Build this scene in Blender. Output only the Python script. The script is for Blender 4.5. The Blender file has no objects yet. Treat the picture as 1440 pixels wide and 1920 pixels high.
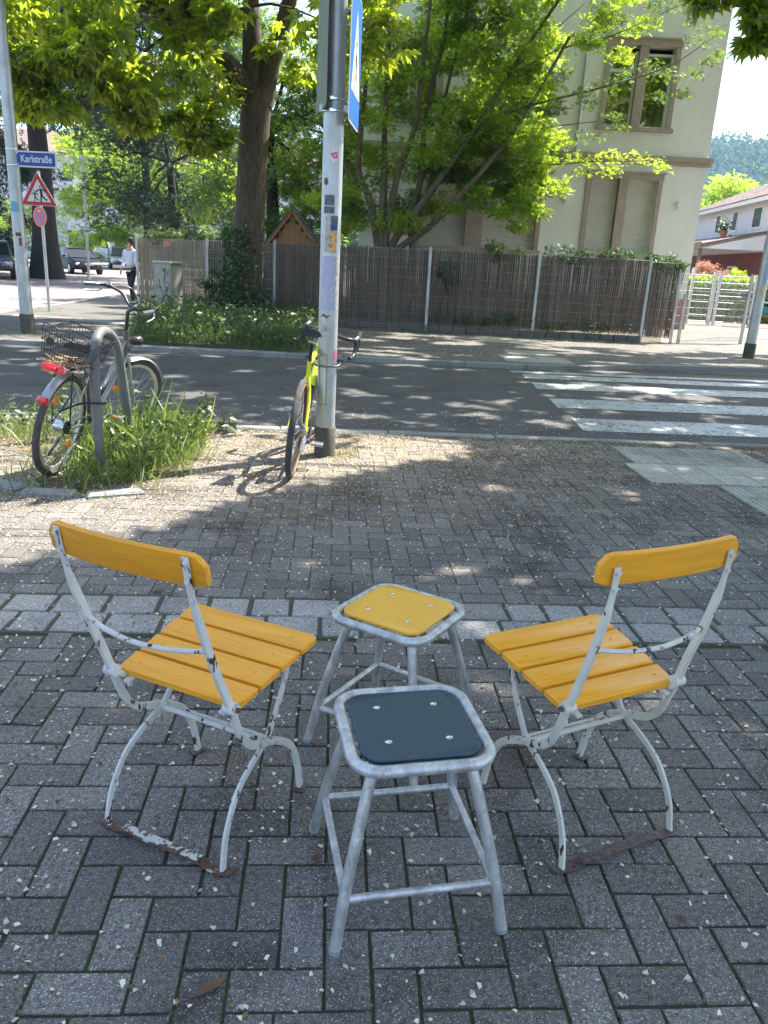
import bpy, math, random
import numpy as np
from mathutils import Vector, Matrix
random.seed(7); rng = np.random.default_rng(7)
S = bpy.context.scene; COL = S.collection
R = math.radians
HAZE = 0.00030

# ---------------------------------------------------------------- camera
cam_d = bpy.data.cameras.new('camera'); cam = bpy.data.objects.new('camera', cam_d); COL.objects.link(cam)
cam_d.sensor_fit = 'VERTICAL'; cam_d.sensor_height = 36.0; cam_d.lens = 36.0*1454/1920
cam_d.clip_start = 0.05; cam_d.clip_end = 6000
cam.matrix_world = Matrix(((0.998587, -0.0531399, 0.0, 0.0),
                           (0.0162847, 0.306017, -0.951887, 0.0),
                           (0.0505832, 0.950542, 0.30645, 1.5),
                           (0, 0, 0, 1)))
S.camera = cam
S.render.resolution_x = 768; S.render.resolution_y = 1024

# ---------------------------------------------------------------- sky and sun
SUN_EL = 55.0; SUN_V = Vector((0.775*math.cos(R(SUN_EL)), 0.632*math.cos(R(SUN_EL)), math.sin(R(SUN_EL))))
world = bpy.data.worlds.new('World'); S.world = world; world.use_nodes = True
wn = world.node_tree.nodes; wl = world.node_tree.links
bg = wn['Background']; sky = wn.new('ShaderNodeTexSky'); sky.sky_type = 'NISHITA'; sky.sun_disc = False
sky.sun_elevation = R(SUN_EL); sky.sun_rotation = math.atan2(0.775, 0.632)
sky.air_density = 1.0; sky.dust_density = 2.0; sky.ozone_density = 1.0
wl.new(sky.outputs[0], bg.inputs[0]); bg.inputs[1].default_value = 0.13
sd = bpy.data.lights.new('sun', 'SUN'); sd.energy = 4.9; sd.angle = R(0.55); sd.color = (1.0, 0.94, 0.85)
sun = bpy.data.objects.new('sun', sd); COL.objects.link(sun)
sun.rotation_euler = SUN_V.to_track_quat('Z', 'Y').to_euler()
S.view_settings.view_transform = 'Standard'; S.view_settings.look = 'None'
S.view_settings.gamma = 1.0; S.view_settings.use_curve_mapping = False
S.view_settings.exposure = 1.82
S.cycles.max_bounces = 8; S.cycles.transparent_max_bounces = 12

# ---------------------------------------------------------------- materials
def nodes(name):
    m = bpy.data.materials.new(name); m.use_nodes = True
    return m, m.node_tree.nodes, m.node_tree.links, m.node_tree.nodes['Principled BSDF']
def ramp(n, stops, interp='LINEAR'):
    r = n.new('ShaderNodeValToRGB'); cr = r.color_ramp; cr.interpolation = interp
    while len(cr.elements) < len(stops): cr.elements.new(0.5)
    for e, (p, c) in zip(cr.elements, stops):
        e.position = p; e.color = (*c, 1) if len(c) == 3 else c
    return r
def noise(n, l, scale, detail=4, coord='Object', stretch=None, rough=0.5):
    tc = n.new('ShaderNodeTexCoord'); t = n.new('ShaderNodeTexNoise')
    t.inputs['Scale'].default_value = scale; t.inputs['Detail'].default_value = detail; t.inputs['Roughness'].default_value = rough
    if stretch:
        mp = n.new('ShaderNodeMapping'); mp.inputs['Scale'].default_value = stretch
        l.new(tc.outputs[coord], mp.inputs[0]); l.new(mp.outputs[0], t.inputs[0])
    elif coord == 'World':
        gg = n.new('ShaderNodeNewGeometry'); l.new(gg.outputs['Position'], t.inputs[0])
    else: l.new(tc.outputs[coord], t.inputs[0])
    return t
def mixc(n, l, fac, a, b):
    m = n.new('ShaderNodeMix'); m.data_type = 'RGBA'
    for sock, v in ((m.inputs[0], fac), (m.inputs[6], a), (m.inputs[7], b)):
        if hasattr(v, 'links'): l.new(v, sock)
        else: sock.default_value = v if not isinstance(v, tuple) else ((*v, 1) if len(v) == 3 else v)
    return m.outputs[2]
def scale_c(c, k): return tuple(min(1, x*k) for x in c)
def mat(name, c, rough=0.6, var=0.25, sc=8, bump=0.0, bsc=60, metal=0.0, spec=0.5, stretch=None, island=0.0, coord='Object', c2=None, coat=0.0):
    m, n, l, b = nodes(name)
    t = noise(n, l, sc, 6, coord, stretch, 0.6)
    r = ramp(n, [(0.3, scale_c(c, 1-var)), (0.7, c2 if c2 else scale_c(c, 1+var))]); l.new(t.outputs[0], r.inputs[0])
    out = r.outputs[0]
    if island:
        g = n.new('ShaderNodeNewGeometry'); hs = n.new('ShaderNodeMapRange')
        hs.inputs[3].default_value = 1-island; hs.inputs[4].default_value = 1+island
        l.new(g.outputs['Random Per Island'], hs.inputs[0])
        v = n.new('ShaderNodeHueSaturation'); l.new(hs.outputs[0], v.inputs['Value']); l.new(out, v.inputs['Color']); out = v.outputs[0]
    l.new(out, b.inputs['Base Color'])
    b.inputs['Roughness'].default_value = rough; b.inputs['Metallic'].default_value = metal
    b.inputs['Specular IOR Level'].default_value = spec
    b.inputs['Coat Weight'].default_value = coat
    if bump:
        t2 = noise(n, l, bsc, 5, coord, stretch)
        bp = n.new('ShaderNodeBump'); bp.inputs['Strength'].default_value = bump; bp.inputs['Distance'].default_value = 0.01
        l.new(t2.outputs[0], bp.inputs['Height']); l.new(bp.outputs[0], b.inputs['Normal'])
    return m
def leafmat(name, dif, tra, glossy=0.08, tw=0.5, var=0.35):
    m, n, l, b = nodes(name); n.remove(b); out = n['Material Output']
    g = n.new('ShaderNodeNewGeometry')
    def var_col(c):
        r = ramp(n, [(0.0, scale_c(c, 1-var)), (0.5, c), (1.0, (min(1, c[0]*(1+1.5*var)), min(1, c[1]*(1+var)), c[2]*(1+0.3*var)))])
        l.new(g.outputs['Random Per Island'], r.inputs[0]); return r.outputs[0]
    d = n.new('ShaderNodeBsdfDiffuse'); t = n.new('ShaderNodeBsdfTranslucent'); gl = n.new('ShaderNodeBsdfGlossy')
    l.new(var_col(dif), d.inputs[0]); l.new(var_col(tra), t.inputs[0]); gl.inputs['Roughness'].default_value = 0.45
    gl.inputs[0].default_value = (0.8, 0.85, 0.8, 1)
    m1 = n.new('ShaderNodeMixShader'); m1.inputs[0].default_value = tw; l.new(d.outputs[0], m1.inputs[1]); l.new(t.outputs[0], m1.inputs[2])
    m2 = n.new('ShaderNodeMixShader'); m2.inputs[0].default_value = glossy; l.new(m1.outputs[0], m2.inputs[1]); l.new(gl.outputs[0], m2.inputs[2])
    l.new(m2.outputs[0], out.inputs[0]); return m
def chipped(name, paint, rust, th=0.63, sc=26, worn=0.0):
    m, n, l, b = nodes(name)
    t = noise(n, l, sc, 7, 'Object', (1, 1, 0.45), 0.62); t2 = noise(n, l, sc*0.22, 3)
    ad = n.new('ShaderNodeMath'); ad.operation = 'MULTIPLY_ADD'; ad.inputs[1].default_value = 0.45
    l.new(t2.outputs[0], ad.inputs[0]); l.new(t.outputs[0], ad.inputs[2])
    r = ramp(n, [(th+0.12-worn, (0, 0, 0)), (th+0.14-worn, (1, 1, 1))]); l.new(ad.outputs[0], r.inputs[0])
    p = noise(n, l, 14, 4); pr = ramp(n, [(0.3, scale_c(paint, 0.82)), (0.65, paint)]); l.new(p.outputs[0], pr.inputs[0])
    q = noise(n, l, 90, 4); qr = ramp(n, [(0.35, scale_c(rust, 0.5)), (0.7, scale_c(rust, 1.6))]); l.new(q.outputs[0], qr.inputs[0])
    l.new(mixc(n, l, r.outputs[0], pr.outputs[0], qr.outputs[0]), b.inputs['Base Color'])
    b.inputs['Roughness'].default_value = 0.5
    bp = n.new('ShaderNodeBump'); bp.invert = True; bp.inputs['Strength'].default_value = 0.5; bp.inputs['Distance'].default_value = 0.004
    l.new(r.outputs[0], bp.inputs['Height']); l.new(bp.outputs[0], b.inputs['Normal']); return m
def wood_paint(name, c, dark, amt=0.6):
    m, n, l, b = nodes(name)
    t = noise(n, l, 9, 6, 'Object', (0.6, 9, 9), 0.6); r = ramp(n, [(0.25, scale_c(c, 0.80)), (0.55, c), (0.8, scale_c(c, 1.08))]); l.new(t.outputs[0], r.inputs[0])
    s = noise(n, l, 16, 6, 'Object', (0.5, 1, 1), 0.7); sr = ramp(n, [(amt+0.10, (0, 0, 0)), (amt+0.16, (1, 1, 1))]); l.new(s.outputs[0], sr.inputs[0])
    mul = n.new('ShaderNodeMath'); mul.operation = 'MULTIPLY'; mul.inputs[1].default_value = 0.75; l.new(sr.outputs[0], mul.inputs[0])
    l.new(mixc(n, l, mul.outputs[0], r.outputs[0], dark), b.inputs['Base Color'])
    b.inputs['Roughness'].default_value = 0.42
    bp = n.new('ShaderNodeBump'); bp.inputs['Strength'].default_value = 0.25; bp.inputs['Distance'].default_value = 0.003
    l.new(t.outputs[0], bp.inputs['Height']); l.new(bp.outputs[0], b.inputs['Normal']); return m
def paving_mat(name, base, speck, island, dark=(0.66, 0.64, 0.62)):
    m, n, l, b = nodes(name)
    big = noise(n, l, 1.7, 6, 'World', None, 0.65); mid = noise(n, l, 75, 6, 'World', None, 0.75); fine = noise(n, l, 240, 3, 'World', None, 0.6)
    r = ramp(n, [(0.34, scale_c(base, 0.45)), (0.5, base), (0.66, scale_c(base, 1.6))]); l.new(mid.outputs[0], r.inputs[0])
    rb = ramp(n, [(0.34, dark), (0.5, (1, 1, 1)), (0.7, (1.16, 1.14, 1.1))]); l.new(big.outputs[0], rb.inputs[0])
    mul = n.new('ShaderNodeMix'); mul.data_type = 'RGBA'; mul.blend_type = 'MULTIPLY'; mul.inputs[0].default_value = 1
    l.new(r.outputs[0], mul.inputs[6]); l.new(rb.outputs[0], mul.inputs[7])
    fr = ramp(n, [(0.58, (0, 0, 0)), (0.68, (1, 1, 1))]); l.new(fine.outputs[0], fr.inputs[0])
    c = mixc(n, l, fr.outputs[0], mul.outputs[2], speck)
    oi = n.new('ShaderNodeObjectInfo'); g = n.new('ShaderNodeNewGeometry')
    ad = n.new('ShaderNodeMath'); ad.operation = 'ADD'; l.new(oi.outputs['Random'], ad.inputs[0]); l.new(g.outputs['Random Per Island'], ad.inputs[1])
    fr2 = n.new('ShaderNodeMath'); fr2.operation = 'FRACT'; l.new(ad.outputs[0], fr2.inputs[0])
    mr = n.new('ShaderNodeMapRange'); mr.inputs[3].default_value = 1-island; mr.inputs[4].default_value = 1+island; l.new(fr2.outputs[0], mr.inputs[0])
    hs = n.new('ShaderNodeHueSaturation'); l.new(mr.outputs[0], hs.inputs['Value']); l.new(c, hs.inputs['Color'])
    l.new(hs.outputs[0], b.inputs['Base Color']); b.inputs['Roughness'].default_value = 0.78; b.inputs['Specular IOR Level'].default_value = 0.35
    bp = n.new('ShaderNodeBump'); bp.inputs['Strength'].default_value = 0.7; bp.inputs['Distance'].default_value = 0.003
    l.new(mid.outputs[0], bp.inputs['Height']); l.new(bp.outputs[0], b.inputs['Normal']); return m

M = {}
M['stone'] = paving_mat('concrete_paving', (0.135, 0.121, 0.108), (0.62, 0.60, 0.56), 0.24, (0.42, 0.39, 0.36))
M['stone_far'] = paving_mat('concrete_paving_worn', (0.122, 0.112, 0.099), (0.28, 0.26, 0.23), 0.08)
M['sett'] = paving_mat('granite_sett', (0.29, 0.272, 0.25), (0.38, 0.38, 0.37), 0.22)
M['tactile'] = paving_mat('tactile_concrete', (0.42, 0.40, 0.34), (0.55, 0.53, 0.48), 0.08)
M['kerb'] = paving_mat('kerb_concrete', (0.24, 0.235, 0.22), (0.4, 0.4, 0.38), 0.10)
M['asphalt'] = paving_mat('road_asphalt', (0.084, 0.080, 0.078), (0.20, 0.195, 0.19), 0.0)
M['asphalt_pale'] = paving_mat('side_street_asphalt', (0.25, 0.21, 0.20), (0.32, 0.29, 0.28), 0.0)
M['walk_far'] = paving_mat('far_pavement', (0.13, 0.122, 0.112), (0.24, 0.23, 0.21), 0.0)
M['joint'] = mat('joint_moss', (0.072, 0.060, 0.046), 0.95, 0.4, 14, 0.9, 120, c2=(0.050, 0.072, 0.022))
M['joint_far'] = mat('joint_sand', (0.102, 0.092, 0.076), 0.95, 0.25, 14, 0.6, 120, c2=(0.085, 0.088, 0.050))
M['soil'] = mat('soil', (0.09, 0.07, 0.045), 0.95, 0.4, 3, 0.6, 30)
M['gravel'] = mat('gravel', (0.24, 0.18, 0.145), 0.95, 0.3, 9, 0.6, 60)
M['zebra'] = chipped('road_paint', (0.50, 0.52, 0.50), (0.14, 0.14, 0.14), 0.66, 22)
M['yellow_wood'] = wood_paint('yellow_painted_wood', (0.88, 0.372, 0.022), (0.16, 0.10, 0.04), 0.555)
M['yellow_clean'] = wood_paint('yellow_paint_clean', (0.89, 0.378, 0.020), (0.22, 0.13, 0.04), 0.59)
M['yellow_board'] = mat('yellow_laminate', (0.90, 0.45, 0.045), 0.35, 0.04, 10)
M['blue_board'] = wood_paint('petrol_blue_wood', (0.022, 0.054, 0.076), (0.09, 0.14, 0.17), 0.58)
M['white_chip'] = chipped('chipped_white_paint', (0.68, 0.66, 0.62), (0.085, 0.045, 0.028), 0.71, 50)
M['cream_chip'] = chipped('chipped_cream_paint', (0.68, 0.64, 0.54), (0.07, 0.038, 0.026), 0.72, 42)
M['flaky'] = chipped('flaking_white_paint', (0.64, 0.60, 0.54), (0.12, 0.07, 0.045), 0.60, 50)
M['rust_bar'] = chipped('rusty_foot_bar', (0.62, 0.56, 0.48), (0.12, 0.065, 0.045), 0.50, 30)
M['rust_dark'] = chipped('bare_rusty_iron', (0.66, 0.60, 0.50), (0.10, 0.065, 0.06), 0.42, 18, 0.12)
M['alu'] = mat('weathered_tube', (0.52, 0.515, 0.50), 0.38, 0.36, 30, 0.4, 110, metal=0.5, stretch=(1, 1, 0.35))
M['chrome'] = mat('chrome', (0.75, 0.75, 0.75), 0.18, 0.05, 10, metal=1.0)
M['galv'] = mat('galvanised_steel', (0.46, 0.48, 0.48), 0.42, 0.22, 9, 0.15, 30, metal=0.55, stretch=(1, 1, 0.35))
M['standgrey'] = mat('stand_grey', (0.15, 0.155, 0.155), 0.45, 0.18, 9, 0.1, 30)
M['galv_dark'] = mat('pole_base_paint', (0.085, 0.075, 0.055), 0.8, 0.3, 12, 0.4, 60)
M['wire'] = mat('fence_wire', (0.36, 0.37, 0.37), 0.5, 0.2, 5, metal=0.4)
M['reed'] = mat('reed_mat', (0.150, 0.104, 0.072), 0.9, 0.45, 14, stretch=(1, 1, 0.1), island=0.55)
M['reed_sunlit'] = mat('reed_mat_sunlit_tone', (0.36, 0.28, 0.19), 0.9, 0.35, 14, stretch=(1, 1, 0.1), island=0.4)  # lighter reed colour paints the sunshine on the left fence section
M['bark'] = mat('bark', (0.085, 0.066, 0.048), 0.95, 0.5, 7, 1.0, 12, stretch=(2.2, 2.2, 0.5))
M['bark_grey'] = mat('grey_bark', (0.13, 0.11, 0.085), 0.9, 0.45, 6, 0.8, 14, stretch=(2, 2, 0.5))
M['bark_dark'] = mat('dark_bark', (0.035, 0.028, 0.022), 0.95, 0.4, 5, 0.8, 10, stretch=(2, 2, 0.5))
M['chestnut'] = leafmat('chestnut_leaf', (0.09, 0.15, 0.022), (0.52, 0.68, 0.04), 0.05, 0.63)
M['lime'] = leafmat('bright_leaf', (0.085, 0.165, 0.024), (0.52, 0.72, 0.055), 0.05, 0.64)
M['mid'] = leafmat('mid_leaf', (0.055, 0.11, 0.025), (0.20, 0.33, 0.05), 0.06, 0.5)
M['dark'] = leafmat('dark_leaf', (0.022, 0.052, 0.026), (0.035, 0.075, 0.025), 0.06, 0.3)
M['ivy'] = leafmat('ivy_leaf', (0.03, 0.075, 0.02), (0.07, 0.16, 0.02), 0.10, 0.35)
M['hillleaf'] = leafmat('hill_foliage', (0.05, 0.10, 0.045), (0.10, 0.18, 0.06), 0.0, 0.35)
M['red_leaf'] = leafmat('red_leaf', (0.42, 0.19, 0.14), (0.5, 0.26, 0.18), 0.05, 0.4)
M['grass'] = leafmat('grass_blade', (0.10, 0.155, 0.035), (0.26, 0.36, 0.07), 0.06, 0.5)
M['weed'] = leafmat('weed_leaf', (0.055, 0.095, 0.028), (0.13, 0.20, 0.04), 0.06, 0.45)
M['blossom'] = leafmat('chestnut_blossom', (0.55, 0.40, 0.30), (0.45, 0.35, 0.25), 0.0, 0.4)
M['petal'] = leafmat('petal_pale', (0.72, 0.66, 0.56), (0.4, 0.36, 0.3), 0.0, 0.2)
M['petal_y'] = leafmat('petal_orange', (0.62, 0.40, 0.14), (0.4, 0.28, 0.1), 0.0, 0.2)
M['petal_b'] = leafmat('dry_leaf_brown', (0.22, 0.14, 0.085), (0.2, 0.12, 0.07), 0.0, 0.2)
M['stucco'] = mat('cream_render', (0.77, 0.765, 0.69), 0.92, 0.09, 1.1, 0.35, 90, stretch=(1, 1, 0.25))
M['stucco_w'] = mat('white_render', (0.62, 0.64, 0.68), 0.92, 0.08, 1.5, 0.3, 60)
M['sandstone'] = mat('brown_sandstone', (0.38, 0.31, 0.245), 0.85, 0.14, 3, 0.3, 50)
M['shutter'] = mat('roller_shutter', (0.66, 0.64, 0.56), 0.6, 0.06, 2)
M['winframe'] = mat('white_window_frame', (0.72, 0.72, 0.68), 0.45, 0.05, 3)
M['glass'] = mat('window_glass', (0.035, 0.04, 0.042), 0.06, 0.4, 0.7, spec=0.9)
def glassmat(name):
    m, n, l, b = nodes(name); n.remove(b); t = n.new('ShaderNodeBsdfTransparent'); g = n.new('ShaderNodeBsdfGlossy'); g.inputs['Roughness'].default_value = 0.03
    t.inputs[0].default_value = (0.85, 0.9, 0.88, 1); x = n.new('ShaderNodeMixShader'); x.inputs[0].default_value = 0.38
    l.new(t.outputs[0], x.inputs[1]); l.new(g.outputs[0], x.inputs[2]); l.new(x.outputs[0], n['Material Output'].inputs[0]); return m
M['pane'] = glassmat('clear_window_pane')
M['curtain'] = mat('curtain', (0.50, 0.38, 0.33), 0.9, 0.3, 5)
M['brick'] = mat('red_plinth', (0.36, 0.17, 0.12), 0.9, 0.25, 6, 0.4, 30)
M['tiles'] = mat('roof_tile', (0.17, 0.125, 0.108), 0.85, 0.35, 5, island=0.35)
M['slate'] = mat('slate_shingle', (0.10, 0.105, 0.11), 0.7, 0.25, 5, island=0.3)
M['pine'] = mat('pine_board', (0.36, 0.19, 0.10), 0.8, 0.25, 6, stretch=(6, 6, 0.5), island=0.2)
M['woodgrey'] = mat('grey_fascia', (0.19, 0.155, 0.13), 0.85, 0.2, 6)
M['darkred'] = mat('dark_red_cladding', (0.16, 0.06, 0.045), 0.85, 0.2, 6)
M['black'] = mat('black_rubber', (0.022, 0.022, 0.023), 0.75, 0.25, 30, 0.3, 200)
M['tyre'] = mat('dusty_tyre', (0.075, 0.070, 0.066), 0.85, 0.3, 30, 0.8, 260)
M['tan'] = mat('tan_sidewall', (0.28, 0.17, 0.08), 0.8, 0.2, 20)
M['blackm'] = mat('black_plastic', (0.02, 0.02, 0.021), 0.38, 0.2, 10)
M['silver'] = mat('silver_paint', (0.42, 0.43, 0.44), 0.36, 0.06, 10, metal=0.7)
M['rim'] = mat('aluminium_rim', (0.60, 0.60, 0.56), 0.35, 0.1, 20, metal=0.75)
M['greyframe'] = mat('grey_bike_paint', (0.11, 0.12, 0.13), 0.28, 0.1, 10, metal=0.4, coat=0.6)
M['hiviz'] = mat('yellow_bike_paint', (0.72, 0.74, 0.02), 0.28, 0.05, 10, coat=0.8)
M['redglass'] = mat('red_reflector', (0.62, 0.012, 0.015), 0.15, 0.15, 30, coat=1.0)
M['orange'] = mat('orange_reflector', (0.85, 0.26, 0.015), 0.2, 0.1, 30, coat=1.0)
M['signblue'] = mat('sign_blue', (0.012, 0.055, 0.26), 0.4, 0.08, 6)
M['zebrablue'] = mat('crossing_sign_blue', (0.01, 0.13, 0.50), 0.35, 0.05, 6)
M['signwhite'] = mat('sign_white', (0.70, 0.71, 0.72), 0.45, 0.05, 6)
M['signred'] = mat('sign_red', (0.50, 0.02, 0.022), 0.4, 0.08, 6)
M['signback'] = mat('sign_back_green_grey', (0.16, 0.20, 0.14), 0.6, 0.1, 6)
M['fadedred'] = mat('faded_red', (0.72, 0.13, 0.09), 0.4, 0.08, 6)
M['inkblack'] = mat('sign_black', (0.012, 0.012, 0.014), 0.5, 0.1, 6)
M['cabinet'] = mat('cabinet_grey', (0.34, 0.34, 0.30), 0.75, 0.2, 5, 0.2, 40)
M['pink'] = mat('pink_notice', (0.62, 0.25, 0.20), 0.7, 0.15, 20)
M['carblack'] = mat('black_car_paint', (0.008, 0.009, 0.011), 0.4, 0.2, 3, spec=0.3)
M['carsilver'] = mat('silver_car_paint', (0.34, 0.35, 0.36), 0.2, 0.1, 3, metal=0.6, coat=1.0)
M['carglass'] = mat('car_glass', (0.02, 0.025, 0.028), 0.22, 0.2, 3, spec=0.4)
M['lampglass'] = mat('headlight_glass', (0.62, 0.64, 0.66), 0.1, 0.1, 9, coat=1.0)
M['skin'] = mat('skin', (0.48, 0.27, 0.19), 0.6, 0.1, 10)
M['shirt'] = mat('pale_blue_shirt', (0.58, 0.62, 0.76), 0.85, 0.08, 8)
M['trousers'] = mat('black_trousers', (0.018, 0.018, 0.022), 0.85, 0.2, 8)
M['hair'] = mat('dark_hair', (0.03, 0.02, 0.015), 0.7, 0.3, 40)
M['twig'] = mat('dry_twigs', (0.33, 0.24, 0.15), 0.9, 0.4, 10, island=0.5)
M['teal'] = mat('teal_panel', (0.02, 0.14, 0.15), 0.3, 0.1, 6)
M['paper'] = mat('notice_paper', (0.50, 0.51, 0.62), 0.7, 0.06, 12)
def lines_mat(name, base, ink, scale=220.0, dens=0.5):
    m, n, l, b = nodes(name)
    tc = n.new('ShaderNodeTexCoord'); w = n.new('ShaderNodeTexWave'); w.bands_direction = 'Z'; w.inputs['Scale'].default_value = scale/6.283*1.0
    l.new(tc.outputs['Object'], w.inputs[0])
    wr = ramp(n, [(0.55, (0, 0, 0)), (0.72, (1, 1, 1))]); l.new(w.outputs['Fac'], wr.inputs[0])
    t = noise(n, l, 160, 2, 'Object', (1, 1, 0.25)); tr = ramp(n, [(0.42, (0, 0, 0)), (0.48, (1, 1, 1))]); l.new(t.outputs[0], tr.inputs[0])
    mu = n.new('ShaderNodeMath'); mu.operation = 'MULTIPLY'; l.new(wr.outputs[0], mu.inputs[0]); l.new(tr.outputs[0], mu.inputs[1])
    mu2 = n.new('ShaderNodeMath'); mu2.operation = 'MULTIPLY'; mu2.inputs[1].default_value = dens; l.new(mu.outputs[0], mu2.inputs[0])
    l.new(mixc(n, l, mu2.outputs[0], base, ink), b.inputs['Base Color']); b.inputs['Roughness'].default_value = 0.6; return m
M['notice'] = lines_mat('printed_notice', (0.50, 0.51, 0.64), (0.12, 0.12, 0.25), 300, 0.7)

# ---------------------------------------------------------------- mesh builder
class MB:
    def __init__(s): s.v = []; s.f = []; s.T = None
    def add(s, vs, fs):
        o = len(s.v)
        for p in vs:
            p = Vector(p); s.v.append(tuple(s.T @ p) if s.T is not None else tuple(p))
        s.f += [tuple(i+o for i in f) for f in fs]; return s
    def box(s, c, d, rot=None, ch=0.0):
        x, y, z = d[0]/2, d[1]/2, d[2]/2; c = Vector(c)
        if ch:
            k = ch; vs = []
            for (zz, a) in ((-z, k), (-z+k, 0), (z-k, 0), (z, k)):
                for (sx, sy) in ((-1, -1), (1, -1), (1, 1), (-1, 1)): vs.append((sx*(x-a), sy*(y-a), zz))
            fs = [(3, 2, 1, 0), (12, 13, 14, 15)]
            for r_ in range(3):
                for i in range(4):
                    j = (i+1) % 4; fs.append((r_*4+i, r_*4+j, r_*4+4+j, r_*4+4+i))
        else:
            vs = [(-x, -y, -z), (x, -y, -z), (x, y, -z), (-x, y, -z), (-x, -y, z), (x, -y, z), (x, y, z), (-x, y, z)]
            fs = [(3, 2, 1, 0), (4, 5, 6, 7), (0, 1, 5, 4), (1, 2, 6, 5), (2, 3, 7, 6), (3, 0, 4, 7)]
        if rot is not None: vs = [rot @ Vector(q) for q in vs]
        return s.add([c+Vector(q) for q in vs], fs)
    def tube(s, pts, r, n=8, closed=False, cap=True):
        pts = [Vector(p) for p in pts]; N = len(pts)
        rs = r if isinstance(r, (list, tuple)) else [r]*N
        vs = []; fs = []; up = None
        for i in range(N):
            if closed: t = (pts[(i+1) % N]-pts[i-1])
            else: t = pts[min(i+1, N-1)]-pts[max(i-1, 0)]
            if t.length < 1e-9: t = Vector((0, 0, 1))
            t.normalize()
            if up is None:
                a = Vector((0, 0, 1)) if abs(t.z) < 0.9 else Vector((1, 0, 0)); up = (a - t*a.dot(t)).normalized()
            else:
                up = up - t*up.dot(t); up = up.normalized() if up.length > 1e-6 else t.orthogonal().normalized()
            w = t.cross(up)
            for k in range(n):
                a = 2*math.pi*k/n; vs.append(pts[i]+(up*math.cos(a)+w*math.sin(a))*rs[i])
        segs = N if closed else N-1
        for i in range(segs):
            j = (i+1) % N
            for k in range(n):
                q = (k+1) % n; fs.append((i*n+k, i*n+q, j*n+q, j*n+k))
        if cap and not closed: fs += [tuple(range(n))[::-1], tuple(range((N-1)*n, N*n))]
        return s.add(vs, fs)
    def bar(s, pts, secs, side):
        """rectangular bar swept along pts; secs = (width along side, thickness) per point; side = lateral unit vector"""
        pts = [Vector(p) for p in pts]; side = Vector(side).normalized(); vs = []; fs = []; N = len(pts)
        for i in range(N):
            t = (pts[min(i+1, N-1)]-pts[max(i-1, 0)]).normalized(); nn = side.cross(t).normalized()
            a, b = secs[i][0]/2, secs[i][1]/2; k = min(a, b)*0.35
            for (x, y) in ((-a+k, -b), (a-k, -b), (a, -b+k), (a, b-k), (a-k, b), (-a+k, b), (-a, b-k), (-a, -b+k)):
                vs.append(pts[i]+side*x+nn*y)
        for i in range(N-1):
            for k in range(8):
                q = (k+1) % 8; fs.append((i*8+k, i*8+q, i*8+8+q, i*8+8+k))
        fs += [tuple(range(8))[::-1], tuple(range((N-1)*8, N*8))]
        return s.add(vs, fs)
    def prism(s, poly, z0, z1):
        n = len(poly); vs = [(x, y, z0) for x, y in poly]+[(x, y, z1) for x, y in poly]
        fs = [tuple(range(n))[::-1], tuple(range(n, 2*n))]+[(i, (i+1) % n, n+(i+1) % n, n+i) for i in range(n)]
        return s.add(vs, fs)
    def lathe(s, prof, n=16, c=(0, 0, 0)):
        c = Vector(c); vs = []; fs = []
        for r_, z in prof:
            for k in range(n): a = 2*math.pi*k/n; vs.append(c+Vector((r_*math.cos(a), r_*math.sin(a), z)))
        for i in range(len(prof)-1):
            for k in range(n): q = (k+1) % n; fs.append((i*n+k, i*n+q, i*n+n+q, i*n+n+k))
        fs += [tuple(range(n))[::-1], tuple(range((len(prof)-1)*n, len(prof)*n))]
        return s.add(vs, fs)
    def loft(s, secs):
        n = len(secs[0]); vs = [p for q in secs for p in q]; fs = []
        for i in range(len(secs)-1):
            for k in range(n): q = (k+1) % n; fs.append((i*n+k, i*n+q, i*n+n+q, i*n+n+k))
        fs += [tuple(range(n))[::-1], tuple(range((len(secs)-1)*n, len(secs)*n))]
        return s.add(vs, fs)
    def mesh(s, name, m, smooth=False):
        me = bpy.data.meshes.new(name); me.from_pydata(s.v, [], s.f)
        if m: me.materials.append(m)
        if smooth:
            me.polygons.foreach_set('use_smooth', [True]*len(me.polygons))
            try: me.set_sharp_from_angle(angle=R(40))
            except Exception: pass
        me.update(); return me
def obj(name, mb, m, parent=None, smooth=False, loc=None, label=None, kind=None):
    me = mb.mesh(name, m, smooth) if isinstance(mb, MB) else mb
    o = bpy.data.objects.new(name, me); COL.objects.link(o)
    if parent: o.parent = parent
    if loc: o.location = loc
    if label: o['label'] = label
    if kind: o['kind'] = kind
    return o
def tag(o, label, cat, group=None, kind=None):
    o['label'] = label; o['category'] = cat
    if group: o['group'] = group
    if kind: o['kind'] = kind
    return o
def thing(name, label, cat, loc=(0, 0, 0), rz=0, group=None, rot=None):
    o = bpy.data.objects.new(name, None); COL.objects.link(o); o.empty_display_size = 0.1
    o.location = loc; o.rotation_euler = rot if rot else (0, 0, rz); return tag(o, label, cat, group)
def sub(name, parent):
    o = bpy.data.objects.new(name, None); COL.objects.link(o); o.parent = parent; return o
def struct(name, mb, m, label=None, smooth=False):
    o = obj(name, mb, m, None, smooth); o['kind'] = 'structure'
    if label: o['label'] = label
    return o
def dup(root, loc, rz, label, rot=None):
    r = root.copy(); COL.objects.link(r); r.location = loc; r.rotation_euler = rot if rot else (0, 0, rz); r['label'] = label
    for ch in list(root.children):
        c = ch.copy(); COL.objects.link(c); c.parent = r
        for g in list(ch.children):
            d = g.copy(); COL.objects.link(d); d.parent = c
    return r
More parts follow.
